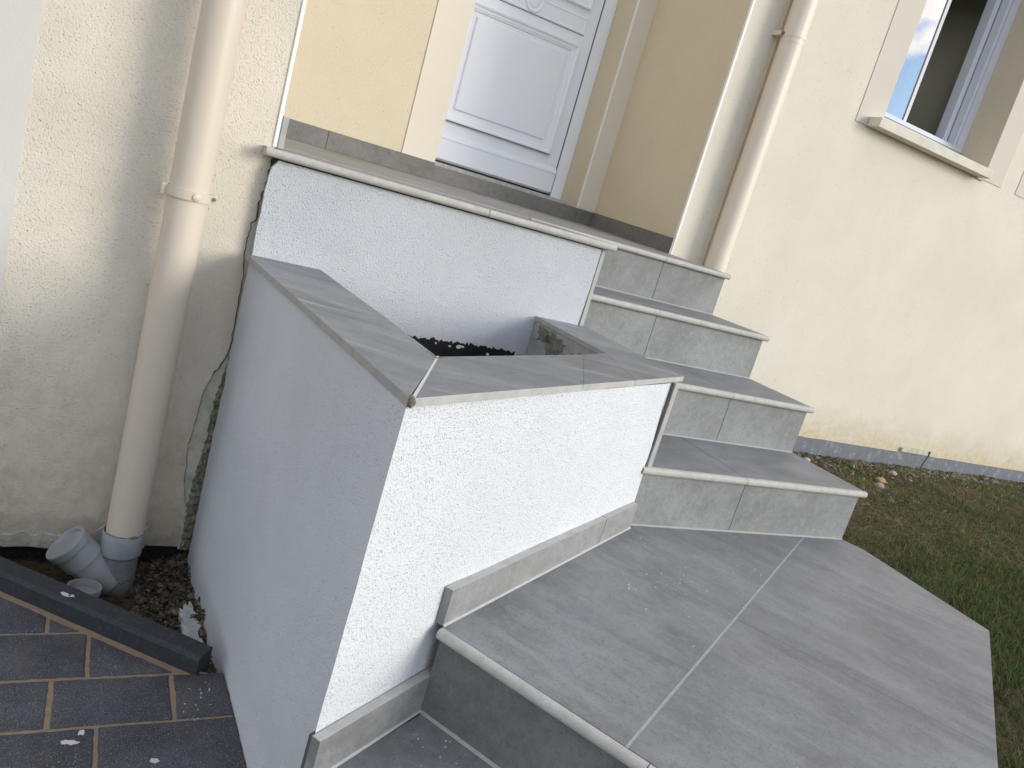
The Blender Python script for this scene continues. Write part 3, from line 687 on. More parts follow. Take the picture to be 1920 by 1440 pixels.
bm = BM(); prism(bm, [(p[0] * 0.998 + cen.x * 0.002, p[1] * 0.998 + cen.y * 0.002) for p in land], LZ - 0.0125, LZ - 0.0011); obj('landing_grout', bm, m_groutl, steps)
bm = BM()
q0 = Vector((-1.590, -1.342, LZ)); d_ = Vector((FL.x, FL.y, LZ)) - Vector((-1.588, -1.341, LZ)); ln = d_.length; d_.normalize(); out = Vector((-0.866, -0.5, 0))
sj = 0.400
nosing(bm, q0, q0 + d_ * (sj - 0.001), (-0.866, -0.5)); nosing(bm, q0 + d_ * (sj + 0.001), q0 + d_ * ln, (-0.866, -0.5))
obj('nosing', bm, m_nose, steps, 'slanted nosing along the landing edge', smooth=True, ang=rad(40))
# body below the landing and its shaded riser
body = [(-0.87, -0.87), (-0.012, -0.87), (0.006, -0.946), (-0.015, -1.372), (-1.142, -2.075), (-1.562, -1.345), (-1.50, -1.30)]
bm = BM(); prism(bm, body, -1.2, LZ - 0.0127); obj('core', bm, m_core, steps)
ri = Vector((0.866, 0.5, 0)) * 0.018
r0 = Vector((-1.590, -1.342, 0)) + ri; r1 = Vector((FL.x, FL.y, 0)) + ri
bm = BM(); t0 = r0 + Vector((0.866, 0.5, 0)) * 0.0115; t1 = r1 + Vector((0.866, 0.5, 0)) * 0.0115
sp = r0.lerp(r1, 0.46)
for a, b in ((r0, r0.lerp(r1, 0.459)), (r0.lerp(r1, 0.461), r1)):
    off = Vector((0.866, 0.5, 0)) * 0.0115
    loft(bm, [(a.x, a.y, -0.849), (b.x, b.y, -0.849), ((b + off).x, (b + off).y, -0.849), ((a + off).x, (a + off).y, -0.849)], [(a.x, a.y, LZ - 0.0205), (b.x, b.y, LZ - 0.0205), ((b + off).x, (b + off).y, LZ - 0.0205), ((a + off).x, (a + off).y, LZ - 0.0205)])
obj('riser', bm, m_shaderiser, steps, 'long shaded riser below the landing')
# lowest step
LW = -0.85
w0 = Vector((-1.545, -1.316, 0)); w1 = Vector((-1.800, -1.4715, 0))
low = [(w0 + Vector((0.05, 0.02, 0)))[:2], (w1)[:2], (w1 + e2 * 1.05)[:2], (w1 + e2 * 1.05 + e1 * 1.6)[:2], (0.0, -1.42), (-1.14, -2.06)]
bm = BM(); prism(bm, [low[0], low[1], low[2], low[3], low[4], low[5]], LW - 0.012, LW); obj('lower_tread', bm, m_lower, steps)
bm = BM(); sh = e1 * 0.01; prism(bm, [low[0], (low[1][0] + .01, low[1][1] + .004), (low[2][0] + .01, low[2][1] + .01), (low[3][0] - .01, low[3][1] + .01), low[4], low[5]], -1.2, LW - 0.0122); obj('core', bm, m_core, steps)
# pale grout fillets
def fillet(a, b, z, outv, mat, w_=0.005):
    bm = BM(); extr(bm, [(0, 0), (w_, 0), (0, w_ * 0.8)], (a[0], a[1], z), (b[0], b[1], z), outv); return obj('base_grout', bm, mat, steps)
fillet(r0, r1, LW + 0.0003, (-0.866, -0.5), m_grout)

# ================================================================== PLANTER
pl = thing('planter', 'white rendered raised planter with grey stone coping beside the steps', 'planter', (-1.35, -0.9, -1.05))
ZC, ZK = -0.267, -0.250; TC = 0.0135
# wall shells: outer outlines (bottom, top)
Wc = (-1.789, -1.436); Wcb = (-1.806, -1.456)
Wr = (-0.877, -0.888); Wrb = (-0.877, -0.889)
Wl = (-1.840, YP); Wlb = (-1.841, YP)
def dirt_edge(): pass
def wallpiece(outer_b, outer_t, inner, name, mat, zb, zt, lab):
    bm = BM(); (a, b), (c, d), (e, f) = outer_b, outer_t, inner
    NN = 60
    # outer face subdivided so that its foot flares slightly
    loft(bm, [(*a, zb), (*b, zb), (*f, zb), (*e, zb)], [(*c, zt[0]), (*d, zt[1]), (*f, zt[1]), (*e, zt[0])]); return obj(name, bm, mat, pl, lab)
# left face with ragged bottom, gently bulging at its foot
bm = BM(); nu, nv = 60, 40; G = []
for i in range(nu + 1):
    u = i / nu; col = []
    pb = Vector((Wlb[0], Wlb[1], 0)).lerp(Vector((Wcb[0], Wcb[1], 0)), u); ptp = Vector((Wl[0], Wl[1], 0)).lerp(Vector((Wc[0], Wc[1], 0)), u)
    ztp = ZC + (ZK - ZC) * u - TC - 0.001
    for j in range(nv + 1):
        v = j / nv; zb_ = -1.10 + 0.010 * noise.noise(Vector((u * 30, 0, 7))) - (0.03 if u < 0.3 else 0)
        p = ptp.lerp(pb, v); z = ztp + (zb_ - ztp) * v
        bul = -0.004 * math.sin(min(1, u / 0.06) * math.pi / 2) * 0 + 0.003 * noise.noise(Vector((u * 5, v * 4, 2)))
        foot = max(0, (v - 0.86) / 0.14); bul -= 0.006 * foot * (1 if u > 0.3 else 0)
        if i == 0: p = p + Vector((0, -0.004 + 0.007 * noise.noise(Vector((z * 40, 1, 1))) - 0.004 * max(0, noise.noise(Vector((z * 110, 1, 4)))), 0))
        col.append(bm.verts.new((p.x + bul, p.y, z)))
    G.append(col)
for i in range(nu):
    for j in range(nv): bm.faces.new((G[i][j], G[i + 1][j], G[i + 1][j + 1], G[i][j + 1]))
inner = [(-1.66, YP + 0.0), (-1.62, -1.12)]
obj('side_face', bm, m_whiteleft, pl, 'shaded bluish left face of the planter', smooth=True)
# front face: ragged along its lower right rim
bm = BM(); nu, nv = 80, 44; G = []
for i in range(nu + 1):
    u = i / nu; col = []
    pb = Vector((*Wcb, 0)).lerp(Vector((*Wrb, 0)), u); ptp = Vector((*Wc, 0)).lerp(Vector((*Wr, 0)), u)
    if u > 0.93: pass
    ztp = ZK + (ZC - ZK) * u - TC - 0.001
    for j in range(nv + 1):
        v = j / nv; p = ptp.lerp(pb, v); z = ztp + (-0.90 - ztp) * v
        sh_ = 0
        if i == nu:   # ragged right rim: gap beside the edge tile
            t_ = (z - (-0.51)) / (ztp + 0.51)
            sh_ = -0.022 * min(1, max(0, t_)) + (0.012 if z < -0.525 else 0) + 0.0015 * noise.noise(Vector((z * 60, 0, 1)))
            if -0.5 < z: sh_ += 0.006 * (1 - min(1, max(0, (z + 0.50) / 0.12)))
        bl = 0.0015 * noise.noise(Vector((u * 7, v * 6, 5)))
        q = p + e1 * sh_ + nf * bl; col.append(bm.verts.new((q.x, q.y, z)))
    G.append(col)
for i in range(nu):
    for j in range(nv): bm.faces.new((G[i][j], G[i + 1][j], G[i + 1][j + 1], G[i][j + 1]))
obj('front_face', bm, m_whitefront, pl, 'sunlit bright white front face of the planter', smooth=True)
# masonry inside the shells
bm = BM()
def slab(o, i_, zt):   # o,i_ outer/inner 2D pairs
    loft(bm, [(*o[0], -1.2), (*o[1], -1.2), (*i_[1], -1.2), (*i_[0], -1.2)], [(*o[0], zt[0]), (*o[1], zt[1]), (*i_[1], zt[1]), (*i_[0], zt[0])])
slab(((-1.826, YP - 0.002), (-1.785, -1.432)), ((-1.668, YP - 0.002), (-1.622, -1.118)), (ZC - TC - .002, ZK - TC - .002))
slab(((-1.785, -1.432), (-0.884, -0.880)), ((-1.622, -1.118), (-0.998, -0.755)), (ZK - TC - .002, ZC - TC - .002))
obj('masonry', bm, m_mortar, pl)
bm = BM(); loft(bm, [(-0.998, -0.76, -1.1), (-0.872, -0.872, -1.1), (-0.872, YP - 0.002, -1.1), (-1.006, YP - 0.002, -1.1)], [(-0.998, -0.76, ZC - TC - .001), (-0.872, -0.872, ZC - TC - .001), (-0.872, YP - 0.002, ZC - TC - .001), (-1.006, YP - 0.002, ZC - TC - .001)])
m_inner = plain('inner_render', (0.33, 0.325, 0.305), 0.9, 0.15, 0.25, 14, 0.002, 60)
obj('inner_wall', bm, m_inner, pl)
bm = BM(); box(bm, -0.8715, -0.8585, -0.893, YP - 0.002, -0.51 + 0.0005, ZC - TC - 0.001, 0.001); obj('edge_tile', bm, m_edge, pl)
bm = BM(); box(bm, -0.886, -0.8725, -0.884, -0.84, -0.52, ZC - TC - 0.001); obj('mortar_gap', bm, m_mortar, pl)
# mossy stains on the inner wall
bm = BM()
for (y, z, ry, rz, s) in ((-0.44, -0.305, 0.045, 0.02, 1), (-0.50, -0.318, 0.05, 0.028, 2), (-0.57, -0.345, 0.03, 0.02, 3), (-0.66, -0.32, 0.05, 0.02, 4)):
    pts = []
    for k in range(26):
        a = k / 26 * 2 * math.pi; rr = 1 + 0.7 * noise.noise(Vector((math.cos(a) * 2, math.sin(a) * 2, s))) + 0.5 * noise.noise(Vector((math.cos(a) * 6, math.sin(a) * 6, s)))
        yy = y + ry * rr * math.cos(a); zz = min(z + rz * rr * math.sin(a), ZC - TC - 0.003); pts.append(((-1.006 + (-0.998 + 1.006) * (yy + 0.361) / (-0.40)) - 0.001, yy, zz))
    sheet(bm, pts, 0.0015, (-1, 0, 0))
m_moss = plain('moss_stain', (0.19, 0.185, 0.15), 0.95, 0.1, 0.4, 60, 0.004, 90)
obj('moss_stain', bm, m_moss, pl)
# black bitumen on the lower part of the platform wall
top = []
for i in range(241):
    x = -1.66 + (1.66 - 1.045) * i / 240
    z = -0.393 + 0.010 * noise.noise(Vector((x * 50, 0, 4))) + 0.009 * noise.noise(Vector((x * 160, 0, 4))) + 0.006 * math.sin((x + 1.3) * 8)
    top.append((x, z))
pts = top + [(-1.043, -0.384), (-1.043, -0.90), (-1.66, -0.90)]
bm = BM(); sheet(bm, [(x, YP - 0.0005, z) for x, z in pts], 0.0018, (0, -1, 0))
for i in range(9):
    x = -1.036 + i * 0.0045; r_ = rnd.uniform(0.0, 0.010)
    sheet(bm, [(x, YP - .0005, -0.41), (x + 0.0016, YP - .0005, -0.398 + r_), (x + 0.003, YP - .0005, -0.41)], 0.0015, (0, -1, 0))
bt = obj('bitumen_coat', bm, m_bitumen, pl)
bm = BM()
for x, z, s in ((-1.225, -0.401, 0.010), (-1.255, -0.404, 0.005), (-1.215, -0.399, 0.006), (-1.13, -0.408, 0.006), (-1.30, -0.402, 0.004), (-1.07, -0.403, 0.004)):
    pts = [(x + s * math.cos(a) * rnd.uniform(.4, 1.2), YP - .0024, z + s * 0.8 * math.sin(a) * rnd.uniform(.4, 1.1)) for a in [k * math.pi / 5 for k in range(10)]]
    sheet(bm, pts, 0.001, (0, -1, 0)); obj('render_splash', bm, m_crumb, pl); bm = BM()
bm.free()
bm = BM(); prism(bm, [(-1.66, YP - 0.003), (-1.01, YP - 0.003), (-1.0, -0.75), (-1.62, -1.10)], -1.1, -0.90); obj('soil', bm, m_soil, pl)
# coping stones
def cop(pts, name='coping'):
    """pts: (x,y,z) top outline"""
    bm = BM(); loft(bm, [(x, y, z - TC) for x, y, z in pts], [(x, y, z) for x, y, z in pts], 0.0009)
    o_ = obj(name, bm, [m_coping, m_edge, m_edgeshade], pl)
    for p in o_.data.polygons:
        n = p.normal
        if n.z < 0.5 and (n.y < -0.3): p.material_index = 1
        elif n.z < 0.5: p.material_index = 2
    return o_
oc = Vector((-1.790, -1.4475, ZK)); ob = Vector((-1.852, YP - 0.0005, ZC)); ib = Vector((-1.664, YP - 0.0005, ZC)); ic = Vector((-1.613, -1.103, ZC)); tip = Vector((-0.816, -0.851, ZC)); it = Vector((-0.992, -0.748, ZC)); rb = Vector((-0.834, YP - 0.0005, ZC)); irb = Vector((-1.008, YP - 0.0005, ZC))
def lp(a, b, t): return a.lerp(b, t)
tl = (0.869 - 0.361) / (1.4475 - 0.361); ti = (0.869 - 0.361) / (1.103 - 0.361)
ml, mi_ = lp(ob, oc, tl), lp(ib, ic, ti)
g_ = Vector((0, 0.0009, 0))
cop([ob, ml + g_, mi_ + g_, ib])
oc_l = oc + Vector((-0.002, 0.004, 0)); cop([ml - g_, oc_l, lp(oc, ic, 0.985) + Vector((-0.002, 0.001, 0)), mi_ - g_])
def fr(t): return lp(oc, tip, t)
t1_ = 0.470; t2_ = 0.706
u1 = 0.60; u2 = 0.985
gf = e1 * 0.0005
oc_r = oc + e1 * 0.008 + Vector((0, -0.001, 0))
cop([oc_r, fr(t1_) - gf, lp(ic, it, 0.80) - gf, ic + Vector((0.003, 0.0, 0))])
cop([fr(t1_) + gf, fr(t2_) - gf, lp(it, irb, 0.02), lp(ic, it, 0.80) + gf])
cop([fr(t2_) + gf, tip, rb, irb, lp(it, irb, 0.02) + Vector((0.001, 0.001, 0))])
# mitre mortar and the smeared corner
bm = BM(); a_, b_ = oc + Vector((0.004, 0.004, -0.0055)), ic + Vector((0.0, 0.001, -0.001)); s_ = Vector((0.0018, -0.0009, 0))
loft(bm, [a_ - s_ + Vector((0, 0, -.01)), a_ + s_ * 1.7 + Vector((0, 0, -.01)), b_ + s_ + Vector((0, 0, -.01)), b_ - s_ + Vector((0, 0, -.01))], [a_ - s_ + Vector((0, 0, .0052)), a_ + s_ * 1.7 + Vector((0, 0, .0052)), b_ + s_ + Vector((0, 0, .0012)), b_ - s_ + Vector((0, 0, .0012))])
obj('mitre_grout', bm, m_groutw, pl)
bm = BM(); bmesh.ops.create_icosphere(bm, subdivisions=3, radius=1)
for v in bm.verts:
    n_ = noise.noise(v.co * 2.5) * 0.35 + 1; v.co = Vector((oc.x + 0.004 + v.co.x * 0.0058 * n_, oc.y + 0.006 + v.co.y * 0.007 * n_, ZK - 0.0065 + v.co.z * 0.0085 * n_))
obj('corner_mortar', bm, m_mortar, pl, smooth=True)
# skirting tiles at the foot of the front face
def skirt(a, b, z, seam, mat, endmat, hh=0.069):
    bm = BM(); t_ = 0.0168
    pieces = [(a, b)] if seam is None else [(a, a.lerp(b, seam - 0.0015)), (a.lerp(b, seam + 0.0015), b)]
    for p, q in pieces:
        i_ = -nf * t_
        loft(bm, [P(p, z), P(q, z), P(q + i_, z), P(p + i_, z)], [P(p, z + hh), P(q, z + hh), P(q + i_, z + hh), P(p + i_, z + hh)], 0.0008)
    o_ = obj('skirting', bm, [mat, m_edge], pl)
    for p in o_.data.polygons:
        if p.normal.z > 0.5: p.material_index = 1
    return o_
m_skirtface = m_skirt
skirt(Vector((-1.577, -1.333, 0)), Vector((-0.868, -0.9005, 0)), LZ + 0.0005, 0.765, m_skirt, m_edge)
skirt(Vector((-1.800, -1.4715, 0)), Vector((-1.552, -1.321, 0)), LW + 0.0005, None, m_skirt, m_edge, 0.072)
bm = BM(); bk = -nf * 0.0170
for p, q, z, hh in ((Vector((-1.577, -1.333, 0)), Vector((-0.868, -0.9005, 0)), LZ, 0.066), (Vector((-1.797, -1.4697, 0)), Vector((-1.552, -1.321, 0)), LW, 0.068)):
    a, b = p + bk, q + bk; i_ = -nf * 0.008; loft(bm, [P(a, z), P(b, z), P(b + i_, z), P(a + i_, z)], [P(a, z + hh), P(b, z + hh), P(b + i_, z + hh), P(a + i_, z + hh)])
obj('skirting_adhesive', bm, m_groutd, pl)
bm = BM()
for a, b, z in ((Vector((-1.577, -1.333, 0)), Vector((-0.868, -0.9005, 0)), LZ), (Vector((-1.800, -1.4715, 0)), Vector((-1.552, -1.321, 0)), LW)):
    extr(bm, [(0, 0), (0.0035, 0), (0, 0.003)], P(a, z + 0.0008), P(b, z + 0.0008), (nf.x, nf.y))
obj('base_grout', bm, m_groutl, pl)

# ================================================================== DOWNPIPES
dp = thing('downpipe', 'long beige plastic downpipe on the coarse left wall, standing in a grey socket', 'downpipe', (-2.011, -0.43, -1.15), 'beige rainwater downpipes')
px, py, pr_ = -2.011, -0.43, 0.044
bm = BM(); tube(bm, [(px, py, -1.03), (px, py, 0.9), (px, py, 3.0)], pr_, 64); obj('pipe', bm, m_pipe, dp, smooth=True, ang=rad(50))
bm = BM()   # bracket band round the pipe with its wall flange
zc_ = -0.150; ring_o, ring_i = [], []
n_ = 64
for zz, r_ in ((-0.0105, pr_ + 0.0006), (-0.0105, pr_ + 0.005), (0.0105, pr_ + 0.005), (0.0105, pr_ + 0.0006)):
    ring_o.append([bm.verts.new((px + r_ * math.cos(2 * math.pi * k / n_), py + r_ * math.sin(2 * math.pi * k / n_), zc_ + zz)) for k in range(n_)])
for a, b in zip(ring_o, ring_o[1:] + ring_o[:1]):
    for k in range(n_): bm.faces.new((a[k], a[(k + 1) % n_], b[(k + 1) % n_], b[k]))
box(bm, px + pr_ + 0.003, px + pr_ + 0.015, py - 0.006, py + 0.012, zc_ - 0.010, zc_ + 0.010, 0.002)
box(bm, px - pr_ - 0.014, px - pr_ - 0.002, py - 0.012, py + 0.010, zc_ - 0.013, zc_ + 0.013, 0.002)
lathe(bm, (px + 0.012, py - pr_ - 0.001, zc_ - 0.001), (0.25, -1, 0), [(0.0001, 0), (0.0085, 0), (0.0085, 0.0055), (0.007, 0.0065), (0, 0.0065)], 24)
box(bm, px - 0.008, px + 0.008, py + pr_ + 0.004, YL + 0.002, zc_ - 0.009, zc_ + 0.009)
br = obj('bracket', bm, m_pipe, dp, smooth=True, ang=rad(35))
bm = BM(); lathe(bm, (px + pr_ + 0.010, py - 0.004, zc_ + 0.0), (0.1, -1, 0), [(0, 0.006), (0.0035, 0.006), (0.0045, 0.003), (0.0045, -0.002), (0, -0.002)], 16); obj('screw', bm, m_metal, br)
# grey socket and branch
soc = thing('drain_branch', 'grey plastic Y-shaped drain fitting with a capped branch, muddy at its foot', 'drain pipe', (-2.013, -0.43, -1.16))
bm = BM(); s0 = Vector((-2.013, py, 0))
lathe(bm, (-2.013, py, -1.30), (0, 0, 1), [(0.0435, 0), (0.0435, 0.155), (0.0435, 0.235), (0.0475, 0.240), (0.0480, 0.243), (0.0485, 0.300), (0.0485, 0.301), (0.0468, 0.301), (0.0455, 0.29)], 72)
bd = obj('pipe_body', bm, m_grey, soc, smooth=True, ang=rad(45))
bm = BM(); axb = Vector((-0.72, -0.02, 0.70)).normalized(); cap_c = Vector((-2.138, py - 0.012, -1.034)); st = cap_c - axb * 0.155
tube(bm, [st, cap_c - axb * 0.062], 0.0435, 64); tube(bm, [cap_c - axb * 0.066, cap_c - axb * 0.0640, cap_c - axb * 0.012], [0.0442, 0.0475, 0.0475], 64)
obj('branch', bm, m_grey, soc, smooth=True, ang=rad(40))
bm = BM(); lathe(bm, cap_c - axb * 0.020, axb, [(0.046, -0.001), (0.0515, 0.0), (0.052, 0.003), (0.052, 0.019), (0.0505, 0.0215), (0.0445, 0.0215), (0.0425, 0.020), (0.0410, 0.0145), (0.040, 0.0135), (0.0, 0.0135)], 72)
m_cap = plain('cap_pvc', (0.30, 0.315, 0.325), 0.5, 0.4, 0.12, 30)
obj('cap', bm, m_cap, soc, smooth=True, ang=rad(30))
bm = BM()
for z in (-1.0595,): 
    lathe(bm, (-2.013, py, z), (0, 0, 1), [(0.0474, -0.0018), (0.0478, -0.0018), (0.0478, 0.0018), (0.0474, 0.0018)], 64)
obj('joint_line', bm, m_groutd, soc)
bm = BM(); a = [( -2.040 + 0.0045 * i, -1.128 + 0.004 * math.sin(i * 1.3) + 0.0012 * i * (1 if i < 6 else 0.3)) for i in range(14)]
for (x0, z0), (x1, z1) in zip(a, a[1:]):
    def yy(x): return py - math.sqrt(max(1e-6, 0.0437 ** 2 - (x + 2.013) ** 2)) - 0.0004
    bm.faces.new([bm.verts.new(p) for p in ((x0, yy(x0), z0), (x1, yy(x1), z1), (x1, yy(x1), z1 + 0.0016), (x0, yy(x0), z0 + 0.0022))])
obj('crack', bm, m_crack, soc)
bm = BM(); 
for i in range(40):
    a = rad(-150 + i * 3.0); r_ = 0.0475; s = rnd.uniform(0.0008, 0.0022) * (2.2 if 24 < i < 32 else 1)
    c_ = Vector((-2.013 + r_ * math.cos(a) * 0.985, py + r_ * math.sin(a) * 0.985, -0.9985)); bmesh.ops.create_icosphere(bm, subdivisions=1, radius=s, matrix=Matrix.Translation(c_))
obj('mossy_rim', bm, m_moss, soc)
pc = thing('inspection_cap', 'small round grey pipe cap lying low in the pit behind the kerb', 'pipe cap', (-2.090, -0.520, -1.16))
bm = BM(); lathe(bm, (-2.088, -0.522, -1.18), (0.05, 0.05, 1), [(0.036, 0), (0.0365, 0.055), (0.0385, 0.057), (0.039, 0.072), (0.038, 0.074), (0.0345, 0.074), (0.0335, 0.072), (0.0325, 0.055), (0.0, 0.054)], 56); obj('cap', bm, m_cap, pc, smooth=True, ang=rad(35))
# right pipe
ZB = 0.992
d2 = thing('downpipe', 'slim beige plastic downpipe on the cream wall between porch corner and window', 'downpipe', (0.205, 0.335, -0.8), 'beige rainwater downpipes')
bm = BM(); tube(bm, [(0.205, 0.335, -0.85), (0.205, 0.335, ZB)], 0.0475, 64); tube(bm, [(0.205, 0.335, ZB - 0.03), (0.205, 0.335, ZB), (0.205, 0.335, 3.0)], [0.0485, 0.0485, 0.0485], 64)
obj('pipe', bm, m_pipe2, d2, smooth=True, ang=rad(50))
bm = BM(); tube(bm, [(0.205, 0.335, ZB - 0.008), (0.205, 0.335, ZB + 0.008)], 0.0500, 48); box(bm, 0.145, 0.163, 0.345, 0.402, ZB - 0.008, ZB + 0.008, 0.002)
b2 = obj('bracket', bm, m_pipe2, d2, smooth=True, ang=rad(35)); bm = BM(); lathe(bm, (0.150, 0.345, ZB), (0, -1, 0), [(0, 0.007), (0.006, 0.007), (0.0065, 0.0), (0, -0.001)], 14); obj('screw', bm, m_metal, b2)

# ================================================================== KERB, MEMBRANE, RUBBLE
kb = BM(); k0 = K0 - kd * 0.9; k1 = Vector((-1.881, -0.956, 0)); L_ = (k1 - k0).length
prof = [(0, 0.0), (0.0, 0.030), (0.008, 0.038), (0.048, 0.038), (0.052, 0.034), (0.052, -0.06), (0.0, -0.06)]
rings = []
for i in range(61):
    p = k0 + kd * (L_ * i / 60); wv = 0.0012
    rings.append([kb.verts.new(p + kn * (d + wv * noise.noise(Vector((i * .5, j, 0)))) + kd * (-0.004 * d / 0.052 if i == 60 else 0) + Vector((0, 0, PZ + z + wv * noise.noise(Vector((i * .5, j, 4)))))) for j, (d, z) in enumerate(prof)])
for a, b in zip(rings, rings[1:]):
    for j in range(len(prof)): kb.faces.new((a[j], a[(j + 1) % len(prof)], b[(j + 1) % len(prof)], b[j]))
kb.faces.new(rings[0][::-1]); kb.faces.new(rings[-1])
ko = obj('kerb_stone', kb, m_kerb, base=(-2.1, -0.78, PZ)); tag(ko, 'dark concrete kerb stone slanting along the edge of the paving', 'kerb')
# membrane against the foundation
bm = BM(); box(bm, -3.4, -1.85, YL + 0.020, YL + 0.028, -1.25, -1.075)
for i in range(70):
    for j in range(7):
        c_ = Vector((-3.3 + i * 0.021, YL + 0.019, -1.10 - j * 0.021)); bmesh.ops.create_icosphere(bm, subdivisions=1, radius=0.0062, matrix=Matrix.Translation(c_))
mm = obj('foundation_membrane', bm, m_membrane, base=(-2.4, YL, -1.15)); tag(mm, 'black dimpled membrane at the foot of the left wall', 'membrane')

def stones(name, N_, sampler, sizes, cols, seed, flat=0.6, sub=1, jitter=0.3):
    r = random.Random(seed); bm = BM(); cl = bm.loops.layers.float_color.new('Col')
    for i in range(N_):
        p = sampler(r); s = r.uniform(*sizes) * (1 if r.random() > 0.08 else 1.6)
        b = bmesh.ops.create_icosphere(bm, subdivisions=sub, radius=1.0)
        a = r.uniform(0, math.pi); sx, sy, sz = s, s * r.uniform(0.55, 0.95), s * flat * r.uniform(0.6, 1.1); tx, ty = r.uniform(-.5, .5), r.uniform(-.5, .5)
        rot = Matrix.Rotation(a, 3, 'Z') @ Matrix.Rotation(tx, 3, 'X') @ Matrix.Rotation(ty, 3, 'Y'); c = r.choice(cols); k = r.uniform(0.75, 1.25); c = tuple(min(1, x * k) for x in c)
        for v in b['verts']:
            q = v.co * (1 + jitter * noise.noise(v.co * 1.4 + Vector((i, 0, 0)))); v.co = rot @ Vector((q.x * sx, q.y * sy, q.z * sz)) + Vector(p) + Vector((0, 0, sz * 0.25))
            for f in v.link_faces:
                for lo in f.loops: lo[cl] = (*c, 1)
    return bm
rub_cols = [(0.08, 0.068, 0.05), (0.13, 0.115, 0.09), (0.06, 0.05, 0.036), (0.08, 0.065, 0.045), (0.04, 0.033, 0.025), (0.14, 0.12, 0.09), (0.05, 0.045, 0.03)]
def rub(r):
    while True:
        x, y = r.uniform(-1.99, -1.83), r.uniform(-0.90, -0.32)
        if kn.dot(Vector((x, y, 0)) - K0) > 0.05: break
    u = (x + 1.99) / 0.16; return (x, y, -1.165 + 0.05 * u + 0.02 * noise.noise(Vector((x * 20, y * 20, 0))) + (0.03 if y < -0.6 else 0) * u)
bm = stones('rubble', 2600, rub, (0.0018, 0.0075), rub_cols, 5, 0.6, 1, 0.9)
# under the rubble a lumpy heap
cl = bm.loops.layers.float_color.active; Gx = []
for i in range(30):
    Gx.append([bm.verts.new((-1.995 + 0.172 * i / 29, -0.93 + 0.62 * j / 59, -1.175 + 0.05 * i / 29 + (0.03 * i / 29 if j < 30 else 0) + 0.018 * noise.noise(Vector((i * .4, j * .4, 0))))) for j in range(60)])
for i in range(29):
    for j in range(59):
        if kn.dot(Vector((Gx[i][j].co.x, Gx[i][j].co.y, 0)) - K0) < 0.045: continue
        f = bm.faces.new((Gx[i][j], Gx[i + 1][j], Gx[i + 1][j + 1], Gx[i][j + 1]))
        for lo in f.loops: lo[cl] = (0.055, 0.045, 0.032, 1)
rb_ = obj('rubble', bm, m_vc, base=(-1.9, -0.6, -1.15)); tag(rb_, 'brown soil and broken mortar crumbs in the pit beside the planter', 'rubble', kind='stuff')
# dark earth floor of the pit
bm = BM(); pts = 40; Gx = []
for i in range(pts): Gx.append([bm.verts.new((-3.4 + 1.42 * i / (pts - 1), -0.95 + 0.66 * j / 29, -1.165 + 0.010 * noise.noise(Vector((i * 1.1, j * 1.1, 0))))) for j in range(30)])
for i in range(pts - 1):
    for j in range(29): bm.faces.new((Gx[i][j], Gx[i + 1][j], Gx[i + 1][j + 1], Gx[i][j + 1]))
pf = obj('pit_floor', bm, m_soil, smooth=True, base=(-2.6, -0.6, -1.16)); tag(pf, 'dark damp earth in the narrow pit between kerb and wall', None, kind='structure')
# dried splash of white plaster
def splat(cx, cy, z, rx, ry, seed, n=40, th=0.004, rot=0):
    pts = []
    for k in range(n):
        a = 2 * math.pi * k / n; rr = 1 + 0.55 * noise.noise(Vector((math.cos(a) * 2.2, math.sin(a) * 2.2, seed))) + 0.25 * noise.noise(Vector((math.cos(a) * 7, math.sin(a) * 7, seed)))
        x, y = rx * rr * math.cos(a), ry * rr * math.sin(a); pts.append((cx + x * math.cos(rot) - y * math.sin(rot), cy + x * math.sin(rot) + y * math.cos(rot)))
    return pts
bm = BM(); prism(bm, splat(-1.863, -0.70, 0, 0.022, 0.075, 3, 60), -1.10, -1.088, 0); prism(bm, splat(-1.858, -0.80, 0, 0.018, 0.035, 8, 40), -1.10, -1.083)
sp_ = obj('plaster_spill', bm, plain('plaster_spill', (0.40, 0.42, 0.44), 0.9, 0.1, 0.2, 60, 0.004, 60), base=(-1.86, -0.72, -1.1)); tag(sp_, 'pale dried plaster spill on the rubble against the planter foot', 'plaster')

# crumbs of plaster dropped on landing, lower step and paving
cr = BM(); r = random.Random(21)
def crumb(x, y, z, s):
    b = bmesh.ops.create_icosphere(cr, subdivisions=1, radius=1)
    for v in b['verts']:
        q = v.co * (1 + 0.8 * noise.noise(v.co * 1.7 + Vector((x * 99, y * 99, 0)))); v.co = Vector((x + q.x * s, y + q.y * s, z + (q.z + 0.4) * s * 0.6))
for a, b, n_, sp_x in ((-1.52, 0.44, 12, 0.05), (-1.40, 0.50, 10, 0.05), (-1.30, 0.36, 6, 0.06), (-1.15, 0.62, 9, 0.05), (-1.65, 0.55, 4, 0.05)):
    for _ in range(n_):
        p = e1 * (a + r.gauss(0, sp_x)) + nf * (b + r.gauss(0, 0.03)); crumb(p.x, p.y, LZ, r.uniform(0.0006, 0.0022))
for _ in range(70):
    p = e1 * r.uniform(-1.9, -0.6) + nf * r.uniform(0.32, 1.0); crumb(p.x, p.y, LZ, r.uniform(0.0003, 0.0011))
for _ in range(26):
    x, y = r.uniform(-1.62, -1.50), r.uniform(-1.52, -1.38); crumb(x, y, LW, r.uniform(0.0005, 0.0018))
for _ in range(16): crumb(r.uniform(-1.93, -1.84), r.uniform(-1.09, -0.98), PZ, r.uniform(0.0006, 0.0020))
for x, y, s in ((-1.70, -0.85, 0.002), (-1.66, -0.80, 0.0012), (-1.70, -0.62, 0.0012), (-1.79, -0.55, 0.002), (-1.76, -0.47, 0.0014)): crumb(x, y, ZC, s)
